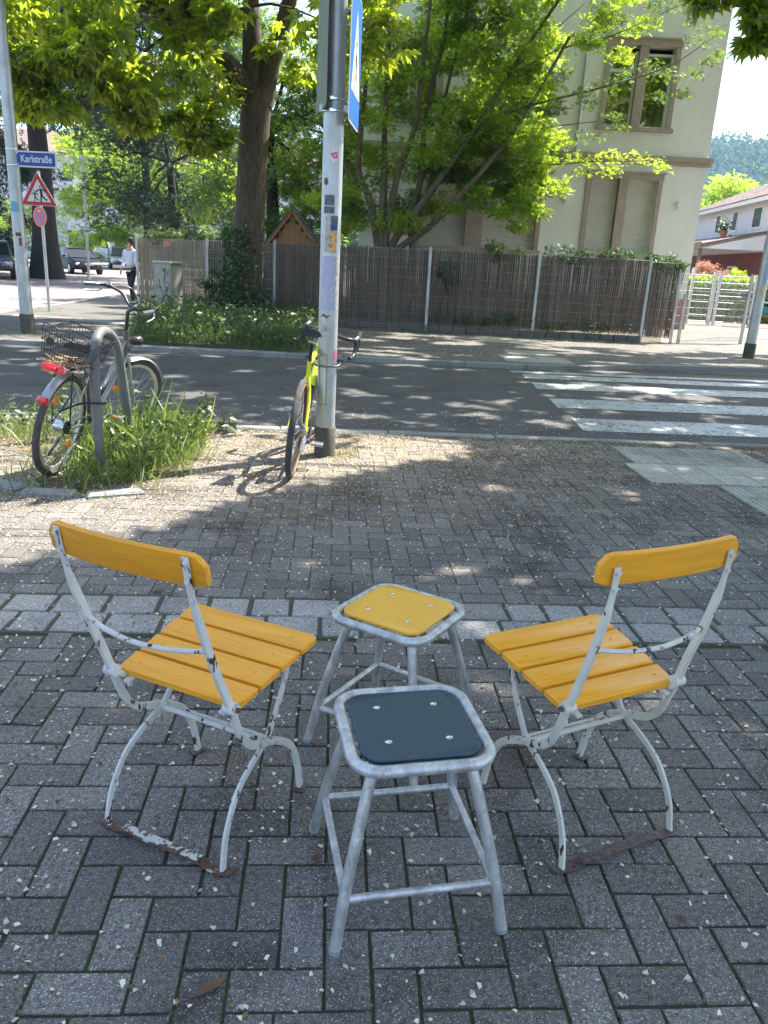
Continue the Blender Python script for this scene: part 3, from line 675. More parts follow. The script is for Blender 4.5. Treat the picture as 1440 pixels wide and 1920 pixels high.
# ---------------------------------------------------------------- neighbour house with porch, on the right
nb = thing('neighbour_house', 'low white house with red tiled roof and open porch beyond the gate', 'house', (17.6, 45, 0))
def nobj(name, mb, m, parent=None):
    mb.v = [(p_[0]-17.6, p_[1]-45, p_[2]) for p_ in mb.v]; return obj(name, mb, m, parent or nb)
A0 = Vector((18.3, 52, 0)); A1 = Vector((16.6, 35, 0)); dr = (A1-A0).normalized(); nr = Vector((dr.y, -dr.x, 0)) # nr faces left (towards the street)
if nr.x > 0: nr = -nr
def along(s, o, z): return A0+dr*s+nr*o+Vector((0, 0, z))
def slabw(mb, s0, s1, o0, o1, z0, z1):
    vs = [along(s, o, z) for z in (z0, z1) for (s, o) in ((s0, o0), (s1, o0), (s1, o1), (s0, o1))]
    mb.add(vs, [(0, 1, 2, 3), (7, 6, 5, 4), (0, 4, 5, 1), (1, 5, 6, 2), (2, 6, 7, 3), (3, 7, 4, 0)])
m_ = MB(); slabw(m_, 0, 19, 0, -7, 0, 5.15); nobj('wall', m_, M['stucco_w'])
m_ = MB(); slabw(m_, -.3, 19.5, .42, .5, 5.02, 5.2); nobj('gutter', m_, M['winframe'])
rfp = nobj('roof', (lambda q: (q.add([along(-.4, .5, 5.2), along(19.6, .5, 5.2), along(19.6, -3.6, 7.0), along(-.4, -3.6, 7.0), along(19.6, -7.6, 5.2), along(-.4, -7.6, 5.2)], [(0, 1, 2, 3), (3, 2, 4, 5)]), q)[1])(MB()), M['woodgrey'])
tl = MB()
for r_ in range(17):
    for s_ in range(66):
        s0 = -.4+s_*.303; o0 = .5-r_*.245; z0 = 5.22+r_*.107
        a, b, c_, d = along(s0, o0, z0+.03), along(s0+.27, o0, z0+.03), along(s0+.27, o0-.28, z0+.135), along(s0, o0-.28, z0+.135)
        e, f_ = along(s0+.135, o0, z0+.065), along(s0+.135, o0-.28, z0+.17)
        tl.add([a, e, b, c_, f_, d, along(s0, o0, z0-.01), along(s0+.27, o0, z0-.01)], [(0, 1, 4, 5), (1, 2, 3, 4), (6, 7, 2, 1), (6, 1, 0)])
tl.v = [(p_[0]-17.6, p_[1]-45, p_[2]) for p_ in tl.v]; obj('roof_tiles', tl, M['tiles'], rfp, kind='stuff')
for s_, wd in ((5.4, .8), (8.4, .85), (11.6, 1.3), (14.4, 1.2)):
    f = MB(); slabw(f, s_, s_+wd, .05, -.02, 3.9, 4.95); wq = nobj('window', f, M['winframe'])
    f = MB(); slabw(f, s_+.1, s_+wd-.1, .06, .052, 4.0, 4.85); nobj('pane', f, M['glass'], wq)
pr = MB(); vs = [along(-1, 0, 3.75), along(14.0, 0, 3.75), along(14.6, 3.0, 3.05), along(-1, 3.0, 3.05)]
vs = vs+[v+Vector((0, 0, -.1)) for v in vs]
pr.add(vs, [(0, 1, 2, 3), (7, 6, 5, 4), (0, 4, 5, 1), (1, 5, 6, 2), (2, 6, 7, 3), (3, 7, 4, 0)]); nobj('porch_roof', pr, M['tiles'])
fa = MB(); slabw(fa, -1, 14.7, 3.08, 3.02, 2.82, 3.12); nobj('fascia', fa, M['woodgrey'])
fa = MB(); vs = [along(14.4, 3.0, 2.85), along(14.4, 0, 2.85), along(14.4, 0, 3.6), along(14.45, 3.0, 2.85), along(14.45, 0, 2.85), along(14.45, 0, 3.6)]; fa.add(vs, [(0, 1, 2), (5, 4, 3), (0, 3, 4, 1), (1, 4, 5, 2), (2, 5, 3, 0)]); nobj('gable_board', fa, M['stucco_w'])
fa = MB(); slabw(fa, 0, 14.2, .02, .08, 0, 2.8); nobj('cladding', fa, M['darkred'])
for s_ in (3, 8, 13.8):
    fa = MB(); slabw(fa, s_, s_+.14, 2.9, 2.76, 0, 2.85); nobj('porch_post', fa, M['woodgrey'])
ff = MB(); slabw(ff, 9.2, 10.6, .13, .09, 1.0, 2.2); wq = nobj('window', ff, M['winframe']); ff = MB(); slabw(ff, 9.3, 10.5, .15, .135, 1.1, 2.1); nobj('pane', ff, M['glass'], wq)
for s_ in (12.2, 13.2):
    wr = MB(); cc = along(s_, 3.14, 2.93); pts = [cc+dr*(.20*math.cos(a))+Vector((0, 0, .20*math.sin(a))) for a in np.linspace(0, 2*math.pi, 16, endpoint=False)]; wr.tube(pts, .05, 6, True)
    o = obj('wreath', wr, M['twig']); tag(o, 'round dry wreath on the porch fascia, %s of the two' % ('farther' if s_ < 13 else 'nearer'), 'wreath', 'wreaths on the porch')
pf = thing('potted_plants', 'green pot plant standing on the porch roof by the upper window', 'plant', tuple(along(11.3, 1.2, 3.5)))
obj('pot', MB().lathe([(.14, 0), (.19, .28), (.2, .3)], 10), M['brick'], pf); scatter('foliage', rng.normal(0, .16, (140, 3))+np.array([0, 0, .5]), .16, 'leaf', M['ivy'], pf)

# ---------------------------------------------------------------- playhouse
ph = thing('playhouse', 'small wooden playhouse with slate gable roof peeking over the fence', 'playhouse', (-3.05, 23.6, 0))
for i in range(9):
    x0 = -.72+i*.16; zt = 2.60-abs(x0+.08)*1.25
    obj('board', MB().box((x0+.08, 0, zt/2), (.152, .03, zt)), M['pine'], ph)
for sg in (-1, 1):
    ang = math.atan2(.98, .78); n = 7
    v = Matrix.Rotation(sg*ang, 3, 'Y')
    obj('barge_board', MB().box((sg*.44, -.10, 2.20), (1.32, .03, .11), v), M['pine'], ph)
    for r_ in range(7):
        for k in range(5):
            t = 1-(r_+.5)/7; obj('shingle', MB().box((sg*(.10+.80*(1-t)), -.02+k*.24, 2.70-1.0*(1-t)), (.22, .235, .022), v @ Matrix.Rotation(-sg*.10, 3, 'Y')), M['slate'], ph)
obj('side_wall', MB().box((-.70, .6, .9), (.03, 1.1, 1.8)).box((.70, .6, .9), (.03, 1.1, 1.8)).box((0, 1.15, .9), (1.4, .03, 1.8)), M['pine'], ph)

# ---------------------------------------------------------------- fence of wire panels with reed screen
FP = [(-6.97, 21.8), (-4.83, 20.7), (-3.0, 19.95), (-1.75, 19.0), (0.75, 18.8), (3.26, 18.8), (5.81, 18.8), (6.60, 19.0)]
ZB = [0.12, 0.06, 0.06, 0.14, 0.16, 0.16, 0.16, 0.05]; ZT = [1.77, 1.80, 1.82, 1.83, 1.84, 1.85, 1.86, 1.80]
fence = thing('fence', 'long wire panel fence with brown reed screening along the far pavement', 'fence', (0, 18.8, 0))
def fo(name, mb, m, kind=None, label=None): mb.v = [(p_[0], p_[1]-18.8, p_[2]) for p_ in mb.v]; return obj(name, mb, m, fence, kind=kind, label=label)
def wires(a, b, z0, z1, sp=.05, rows=8, r=.0032, off=0.0):
    mb = MB(); L = math.hypot(b[0]-a[0], b[1]-a[1]); d = Vector((b[0]-a[0], b[1]-a[1], 0))/L; n = max(2, round(L/sp)); nn = Vector((d.y, -d.x, 0))*off
    P = lambda s_, z: Vector((a[0], a[1], z))+d*s_+nn
    for i in range(n+1): mb.tube([P(L*i/n, z0), P(L*i/n, z1)], r, 4, cap=False)
    for k in range(rows):
        z = z0+.03+(z1-z0-.05)*k/(rows-1)
        for dz in (-.007, .007): mb.tube([P(0, z)+nn.normalized()*.007 if off else P(0, z), P(L, z)], r*1.15, 4, cap=False)
    return mb
for i in range(7):
    a, b = FP[i], FP[i+1]; z0, z1 = (ZB[i]+ZB[i+1])/2, (ZT[i]+ZT[i+1])/2
    fo('wire_panel', wires(a, b, z0, z1, .05, 9, .0045 if i < 2 else .0034, .02), M['galv'] if i < 2 else M['wire'])
    L = math.hypot(b[0]-a[0], b[1]-a[1]); d = Vector((b[0]-a[0], b[1]-a[1], 0))/L; nn = Vector((-d.y, d.x, 0)); mb = MB(); s_ = 0
    while s_ < L:
        wd = rng.uniform(.008, .018)
        if not (i >= 2 and rng.random() < .008):
            c_ = Vector((a[0], a[1], 0))+d*s_+nn*(.035+rng.uniform(0, .02)); zt = z1+rng.normal(-.02, .02); zb = z0+rng.uniform(0, .06)
            if rng.random() < .04 and i > 2: zb += rng.uniform(.1, .5)
            lean = d*rng.normal(0, .0035)
            w2 = d*wd/2; t2 = nn*.006
            mb.add([c_-w2+Vector((0, 0, zb)), c_-t2+Vector((0, 0, zb)), c_+w2+Vector((0, 0, zb)), c_-w2+lean+Vector((0, 0, zt)), c_-t2+lean+Vector((0, 0, zt)), c_+w2+lean+Vector((0, 0, zt))], [(0, 1, 4, 3), (1, 2, 5, 4), (2, 0, 3, 5)])
        s_ += wd*.75
    fo('reed_screen', mb, M['reed_sunlit'] if i < 1 else M['reed'], kind='stuff')
for i, (x, y) in enumerate(FP):
    if i in (2, 3): pass
    fo('post', MB().box((x, y-.04, (ZT[i]+.05)/2), (.06, .04, ZT[i]+.05)), M['galv'])
bw = MB()
for i in range(3, 7):
    a, b = FP[i], FP[i+1]; n = 8
    for k in range(n):
        t0 = (k+.04)/n; t1 = (k+.96)/n; x0 = a[0]+(b[0]-a[0])*t0; x1 = a[0]+(b[0]-a[0])*t1; yy = a[1]+(b[1]-a[1])*(t0+t1)/2
        if i == 6: continue
        obj('stone_block', MB().box(((x0+x1)/2, yy-18.8-.02, .07), (x1-x0, .16, .155+rng.normal(0, .006)), ch=.012), M['walk_far'], fence)
obj('notice', MB().box((0, 0, 0), (.17, .006, .13)), M['pink'], fence, loc=(-6.02, 21.28-18.8-.05, 1.66))
# screenless fence and gate towards the yard
g2 = thing('open_wire_fence', 'short see-through wire fence between the reed screen corner and the grey lamp post', 'fence', (6.62, 19.05, 0))
mb = wires((0, 0), (2.02, .87), .04, 1.62, .05, 9, .0040); obj('wire_panel', mb, M['galv'], g2)
for (x, y, h) in ((0.22, .09, 1.15), (2.05, .88, 1.66)): obj('post', MB().box((x, y-.03, h/2), (.07, .05, h)), M['galv'], g2)
gt = thing('garden_gate', 'light grey metal yard gate with horizontal rods before the green hedge', 'gate', (10.0, 27.5, 0))
for x, h, r_ in ((0, 1.85, .05), (.75, 1.75, .06), (.92, 1.72, .045), (2.15, 1.72, .05)): obj('gate_post', MB().box((x, 0, h/2), (r_*2, .08, h)), M['galv'], gt)
for x0, x1 in ((.05, .68), (.98, 2.1)):
    fr = MB()
    for zz in np.linspace(.12, 1.62, 8): fr.tube([(x0, 0, zz), (x1, 0, zz)], .010 if 0.13 < zz < 1.6 else .02, 6)
    n = int((x1-x0)/.06)
    for i in range(n+1): fr.tube([(x0+(x1-x0)*i/n, 0, .12), (x0+(x1-x0)*i/n, 0, 1.62)], .0025, 4)
    obj('gate_leaf', fr, M['wire'], gt)

# ---------------------------------------------------------------- poles and signs
def pole(name, label, cat, x, y, r0, r1, h, base_h, lean=(0, 0), collar=None):
    t = thing(name, label, cat, (x, y, 0))
    obj('shaft', MB().tube([(0, 0, base_h), (lean[0]*.5, lean[1]*.5, h/2), (lean[0], lean[1], h)], [r0, (r0+r1)/2, r1], 24), M['galv'], t, True)
    obj('painted_base', MB().lathe([(r0*1.13, -.05), (r0*1.13, base_h-.01), (r0*1.02, base_h)], 24), M['galv_dark'], t, True)
    return t
PX, PY = -0.503, 6.08
cp = pole('sign_post', 'thick galvanised sign post covered in stickers in the middle of the scene', 'post', PX, PY, .075, .0725, 4.6, .235)
def patch(name, a0, a1, z0, z1, m, parent, r=.0765, px=0, shape=None, n=8):
    mb = MB(); vs = []; fs = []
    for i in range(n+1):
        a = R(a0+(a1-a0)*i/n)
        for k in range(2): vs.append((px+r*math.sin(a), -r*math.cos(a), (z0, z1)[k]))
    for i in range(n): fs.append((2*i, 2*i+2, 2*i+3, 2*i+1))
    mb.add(vs, fs); return obj(name, mb, m, parent)
def rpatch(name, a0, z0, wd, hg, m, parent, ang=0, r=.0768, ell=False):
    """disc or tilted square sticker bent round the shaft"""
    n = 20 if ell else 4; q = [(0.0, 0.0)]
    for i in range(n):
        a = 2*math.pi*i/n+ang; q.append((wd*math.cos(a), hg*math.sin(a)))
    vs = [(r*math.sin(R(a0)+x/r), -r*math.cos(R(a0)+x/r), z0+z) for x, z in q]; return obj(name, MB().add(vs, [(0, i+1, (i+1) % n+1) for i in range(n)]), m, parent)
M['st_dark'] = mat('sticker_dark', (0.10, 0.11, 0.14), 0.5, 0.6, 40); M['st_blue'] = mat('sticker_blue', (0.03, 0.08, 0.24), 0.5, 0.4, 30); M['st_or'] = mat('sticker_orange', (0.75, 0.26, 0.04), 0.5, 0.5, 30, c2=(0.85, 0.6, 0.2))
M['st_pink'] = mat('sticker_pink', (0.75, 0.13, 0.25), 0.5, 0.2, 30); M['st_pale'] = mat('sticker_remains', (0.42, 0.40, 0.36), 0.8, 0.4, 30); M['st_rust'] = mat('sticker_rust', (0.20, 0.07, 0.06), 0.7, 0.4, 30); M['st_cyan'] = mat('sticker_cyan', (0.15, 0.42, 0.50), 0.6, 0.2, 30)
patch('printed_sheet', -40, 38, 1.14, 1.52, M['notice'], cp)
patch('clear_film', 38, 62, 1.14, 1.52, M['st_pale'], cp)
patch('sticker', 2, 42, 1.615, 1.70, M['st_or'], cp, .0775); patch('sticker', 2, 44, 1.70, 1.745, M['st_blue'], cp, .0775); patch('sticker', 4, 46, 1.745, 1.80, M['st_dark'], cp, .0775); patch('sticker', -28, 2, 1.55, 1.80, M['st_pale'], cp, .0772); patch('sticker', -18, 40, 1.545, 1.61, M['st_or'], cp, .0770)
patch('sticker', -36, 20, 1.87, 1.94, M['st_dark'], cp, .0775); patch('sticker', -38, 22, 1.815, 1.862, M['st_dark'], cp, .0775)
o = rpatch('sticker', -30, 2.03, .017, .026, M['st_rust'], cp, ell=True, r=.078); rpatch('sticker', 12, 2.20, .045, .055, M['signwhite'], cp, r=.0772)
for dx, dz, ww, hh in ((-8, .008, .02, .013), (8, .018, .018, .010), (0, -.012, .018, .010), (14, -.004, .012, .02)): rpatch('sticker_print', 12+dx, 2.20+dz, ww, hh, M['st_pink'], cp, R(30), r=.0782)
patch('sticker', -38, 10, .93, 1.03, M['st_pale'], cp); rpatch('sticker', -15, 1.09, .045, .018, M['st_rust'], cp, R(20), r=.0772); rpatch('sticker', 60, .80, .022, .042, M['st_pink'], cp, ell=True, r=.0772)
hb = MB(); pts = [(R(-18+a), z) for a, z in ((-26, .42), (-26, .80), (22, .80), (22, .42))]
for (a0, z0), (a1, z1) in zip(pts, pts[1:]+pts[:1]):
    q = [(a0+(a1-a0)*k/4, z0+(z1-z0)*k/4) for k in range(5)]; hb.tube([(.0758*math.sin(a), -.0758*math.cos(a), z) for a, z in q], .0016, 4)
obj('hatch_outline', hb, M['inkblack'], cp); obj('hatch_lock', MB().tube([(-.035, -.066, .765), (-.037, -.078, .765)], .008, 10), M['chrome'], cp)
for zc in (2.49, 2.565):
    ring = [( .0775*math.cos(a), .0775*math.sin(a), zc) for a in np.linspace(0, 2*math.pi, 24, endpoint=False)]
    cl = obj('clamp', MB().tube(ring, .009, 6, True), M['chrome'], cp); obj('clamp_screw', MB().box((-.01, -.088, zc), (.03, .022, .024), ch=.003), M['chrome'], cl)
for sx in (-1, 1): obj('clamp_bracket', MB().box((sx*.085, 0, 2.51), (.035, .05, .05), ch=.004), M['galv'], cp)
def plate_poly(w, h, c, n=5):
    out = []
    for (cx, cy, a0) in ((w/2-c, h/2-c, 0), (-w/2+c, h/2-c, 90), (-w/2+c, -h/2+c, 180), (w/2-c, -h/2+c, 270)):
        for k in range(n+1): a = R(a0+90*k/n); out.append((cx+c*math.cos(a), cy+c*math.sin(a)))
    return out
def flat(poly, t, mtx): return (lambda q: (q.prism(poly, -t/2, t/2), setattr(q, 'T', None), q)[2])((lambda q: (setattr(q, 'T', mtx), q)[1])(MB()))
# blue pedestrian crossing sign, seen almost edge on; faces the right
cs = thing('crossing_sign', 'blue and white pedestrian crossing sign seen nearly edge-on at the right of the sign post', 'sign', (PX+.135, PY+.05, 2.83))
FY = Matrix.Rotation(R(90), 4, 'X')     # XY plate -> XZ plate facing -Y
T0 = Matrix.Rotation(R(90-3.5), 4, 'Z') @ FY
obj('plate', flat(plate_poly(.60, .84, .05), .006, T0), M['signwhite'], cs)
obj('blue_face', flat(plate_poly(.576, .816, .045), .002, T0 @ Matrix.Translation((0, 0, .0045))), M['zebrablue'], cs)
obj('white_triangle', flat([(-.24, -.22), (.24, -.22), (0, .30)], .002, T0 @ Matrix.Translation((0, 0, .0065))), M['signwhite'], cs)
walk = MB(); walk.T = T0 @ Matrix.Translation((0, 0, .0085))
for a, b, ww in (((0, .05), (.01, -.06), .05), ((.01, -.06), (.07, -.19), .028), ((0, -.06), (-.06, -.19), .028), ((0, .04), (.07, -.03), .02), ((0, .04), (-.06, -.03), .02)):
    d_ = Vector((b[0]-a[0], b[1]-a[1], 0)); n_ = Vector((-d_.y, d_.x, 0)).normalized()*ww/2; a_ = Vector((*a, 0)); b__ = Vector((*b, 0)); walk.add([a_-n_, b__-n_, b__+n_, a_+n_], [(0, 1, 2, 3)])
walk.add([(.035*math.cos(a), .095+.035*math.sin(a), 0) for a in np.linspace(0, 6.0, 12)], [tuple(range(12))])
for i in range(5): walk.add([(-.16+i*.07, -.215, 0), (-.13+i*.07, -.215, 0), (-.13+i*.07, -.195, 0), (-.16+i*.07, -.195, 0)], [(0, 1, 2, 3)])
obj('pictogram', walk, M['inkblack'], cs)
for zz in (-.33, .3): obj('bracket', MB().tube([(-.005, 0, zz), (-.075, -.03, zz)], .014, 8), M['galv'], cs)
bs = thing('sign_seen_from_behind', 'narrow green-grey back of a sign plate on the left of the sign post', 'sign', (PX-.092, PY+.02, 3.0))
T1 = Matrix.Rotation(R(90+15), 4, 'Z') @ FY
obj('plate', flat(plate_poly(.42, 1.0, .04), .005, T1), M['signback'], bs); obj('rim', flat(plate_poly(.44, 1.02, .045), .003, T1 @ Matrix.Translation((0, 0, .006))), M['inkblack'], bs)

lp = pole('street_light_pole', 'tall grey street light pole at the left edge carrying the blue street name plate', 'post', -6.36, 13.72, .105, .085, 6.0, .34)
patch('sticker', -40, 35, 1.98, 2.14, M['st_cyan'], lp, .1035); patch('sticker', -10, 40, 1.60, 1.66, M['st_rust'], lp, .104); patch('sticker', 15, 40, 1.45, 1.58, M['st_rust'], lp, .1045)
for zc in (2.70, 2.94): obj('clamp', MB().tube([(.098*math.cos(a), .098*math.sin(a), zc) for a in np.linspace(0, 2*math.pi, 20, endpoint=False)], .008, 6, True), M['chrome'], lp)
sn = thing('street_name_plate', 'blue enamel street name plate reading Karlstraße on the left pole', 'sign', (-5.96, 13.68, 2.80))
RS = Matrix.Rotation(R(-2), 4, 'Z') @ FY
obj('plate', flat(plate_poly(.68, .245, .035), .012, RS), M['signwhite'], sn); obj('blue_face', flat(plate_poly(.635, .20, .02), .003, RS @ Matrix.Translation((0, 0, .008))), M['signblue'], sn)
textmesh('Karlstraße', .155, M['signwhite'], sn, RS @ Matrix.Translation((.005, 0, .0105)), .80)
for sx in (-1, 1):
    for sz in (-1, 1): obj('rivet', MB().box((sx*.295, -.012, sz*.08), (.014, .006, .014)), M['chrome'], sn)

sp = thing('thin_sign_post', 'thin grey post carrying the triangular and the round sign', 'post', (-8.10, 18.66, 0))
obj('shaft', MB().tube([(0, 0, 0), (0, 0, 3.05)], .034, 12), M['galv'], sp, True)
obj('cap', MB().lathe([(.036, 3.04), (.03, 3.07)], 12), M['blackm'], sp)
tw = thing('triangular_warning_sign', 'red bordered triangular warning sign with two running children', 'sign', (-8.11, 18.60, 2.55))
def tri(s, cr=.03, yo=0):
    h = s*.866; P3 = [(-s/2, -h/3+yo), (s/2, -h/3+yo), (0, 2*h/3+yo)]; out = []
    for i in range(3):
        p0, p1, p2 = Vector(P3[i-1]), Vector(P3[i]), Vector(P3[(i+1) % 3]); a = p1+(p0-p1).normalized()*cr; b = p1+(p2-p1).normalized()*cr
        for k in range(5): t = k/4; out.append(tuple(a*(1-t)**2+p1*2*t*(1-t)+b*t*t))
    return out
RT = Matrix.Rotation(R(0), 4, 'Z') @ FY
obj('plate', flat(tri(.83, .05), .006, RT), M['signwhite'], tw); obj('red_border', flat(tri(.80, .045), .003, RT @ Matrix.Translation((0, 0, .005))), M['signred'], tw)
obj('white_field', flat(tri(.54, .012), .003, RT @ Matrix.Translation((0, 0, .008))), M['signwhite'], tw)
kid = MB(); kid.T = RT @ Matrix.Translation((0, 0, .0105))
def limb2(mb, pts, w0):
    for a, b in zip(pts, pts[1:]):
        d_ = Vector((b[0]-a[0], b[1]-a[1], 0)); n_ = Vector((-d_.y, d_.x, 0)).normalized()*w0/2; a_ = Vector((*a, 0))-d_*.06; b__ = Vector((*b, 0))+d_*.06; mb.add([a_-n_, b__-n_, b__+n_, a_+n_], [(0, 1, 2, 3)])
def kidfig(ox, oy, s, flip=1):
    f = lambda q: [(ox+flip*x*s, oy+y*s) for x, y in q]
    limb2(kid, f([(0, .10), (.01, .0)]), .036*s*1.3); limb2(kid, f([(0, .10), (-.06, .09), (-.095, .05)]), .02*s*1.2); limb2(kid, f([(0, .10), (.06, .09), (.09, .05)]), .02*s*1.2)
    limb2(kid, f([(.0, .0), (-.01, -.13)]), .024*s*1.2); limb2(kid, f([(.01, .0), (.05, -.05), (.11, -.09)]), .024*s*1.2)
    rr = .032*s; kid.add([(ox+flip*.0*s+rr*math.cos(a)*k_, oy+.15*s+rr*math.sin(a)*k_, 0) for a in np.linspace(0, 2*math.pi, 13)[:-1] for k_ in (1, .62)], [(2*i, (2*i+2) % 24, (2*i+3) % 24, 2*i+1) for i in range(12)])
kidfig(.06, -.015, 1.15); kidfig(-.085, -.055, .78)
obj('pictogram', kid, M['inkblack'], tw)
rs = thing('round_no_stopping_sign', 'small faded round no stopping sign under the triangle', 'sign', (-8.12, 18.60, 2.08))
RR = Matrix.Rotation(R(-27), 4, 'Z') @ FY; disc = lambda r_, n=32: [(r_*math.cos(2*math.pi*i/n), r_*math.sin(2*math.pi*i/n)) for i in range(n)]
obj('plate', flat(disc(.215), .005, RR), M['signwhite'], rs); obj('blue_field', flat(disc(.205), .003, RR @ Matrix.Translation((0, 0, .004))), mat('faded_blue', (.20, .22, .42), .5, .15, 9), rs)
rd = MB(); rd.T = RR @ Matrix.Translation((0, 0, .0065))
vs = [(r_*math.cos(2*math.pi*i/32), r_*math.sin(2*math.pi*i/32), 0) for i in range(32) for r_ in (.145, .205)]; rd.add(vs, [(2*i, 2*i+1, (2*i+3) % 64, (2*i+2) % 64) for i in range(32)])
for a in (45, 135): c_, s_ = math.cos(R(a)), math.sin(R(a)); rd.add([(c_*.17-s_*.022, s_*.17+c_*.022, .0005), (-c_*.17-s_*.022, -s_*.17+c_*.022, .0005), (-c_*.17+s_*.022, -s_*.17-c_*.022, .0005), (c_*.17+s_*.022, s_*.17-c_*.022, .0005)], [(0, 1, 2, 3)])
obj('red_cross', rd, M['fadedred'], rs)
ar = MB(); ar.T = RR @ Matrix.Translation((0, 0, .0085)); ar.add([(-.055, .115, 0), (-.015, .085, 0), (-.015, .103, 0), (.05, .103, 0), (.05, .127, 0), (-.015, .127, 0), (-.015, .145, 0)], [(0, 1, 2, 3, 4, 5, 6)])
obj('arrow', ar, M['signwhite'], rs)
rp = pole('lamp_post', 'grey lamp post with notices at the right edge by the yard', 'post', 7.32, 16.3, .10, .085, 6.0, .30)
patch('sticker', -30, 30, 1.45, 1.85, M['notice'], rp, .1005); patch('sticker', -35, 5, 1.22, 1.40, mat('sticker_yellow', (.62, .48, .20), .7, .3, 20), rp, .1015)
sl = thing('far_street_lamp', 'slim street lamp far down the side street between the parked cars', 'street lamp', (-14.5, 38, 0))
obj('shaft', MB().tube([(0, 0, 0), (0.05, 0, 5.2)], [.07, .05], 10), M['galv'], sl, True); obj('lamp_head', MB().box((.3, 0, 5.22), (.7, .22, .09), ch=.02), M['galv'], sl)

# ---------------------------------------------------------------- electrical cabinet
cb = thing('electrical_cabinet', 'grey electrical cabinet with scribbled graffiti in front of the fence', 'cabinet', (-5.52, 19.5, 0), R(-24))
obj('plinth', MB().box((0, 0, .11), (.50, .38, .22)), M['galv_dark'], cb); bd = obj('body', MB().box((0, 0, .70), (.52, .40, 1.0), ch=.012), M['cabinet'], cb)
obj('door', MB().box((0, -.203, .70), (.47, .012, .93), ch=.004), M['cabinet'], cb); obj('lid', MB().box((0, 0, 1.225), (.57, .45, .05), ch=.012), M['cabinet'], cb); obj('lock', MB().box((.15, -.215, .72), (.03, .02, .05)), M['galv'], cb)
gf = MB(); g_ = random.Random(3)
for k in range(9):
    x, z_ = g_.uniform(-.13, .13), g_.uniform(.55, 1.05); pts = [(x, -.2115, z_)]
    for _ in range(4): x = max(-.2, min(.2, x+g_.uniform(-.1, .1))); z_ = max(.35, min(1.1, z_+g_.uniform(-.2, .12))); pts.append((x, -.2115, z_))
    gf.tube(smoothpts(pts, 4), .0055, 4)
obj('graffiti', gf, M['inkblack'], cb); obj('paper_scrap', MB().box((.08, -.215, .20), (.16, .008, .20)), M['signwhite'], cb)

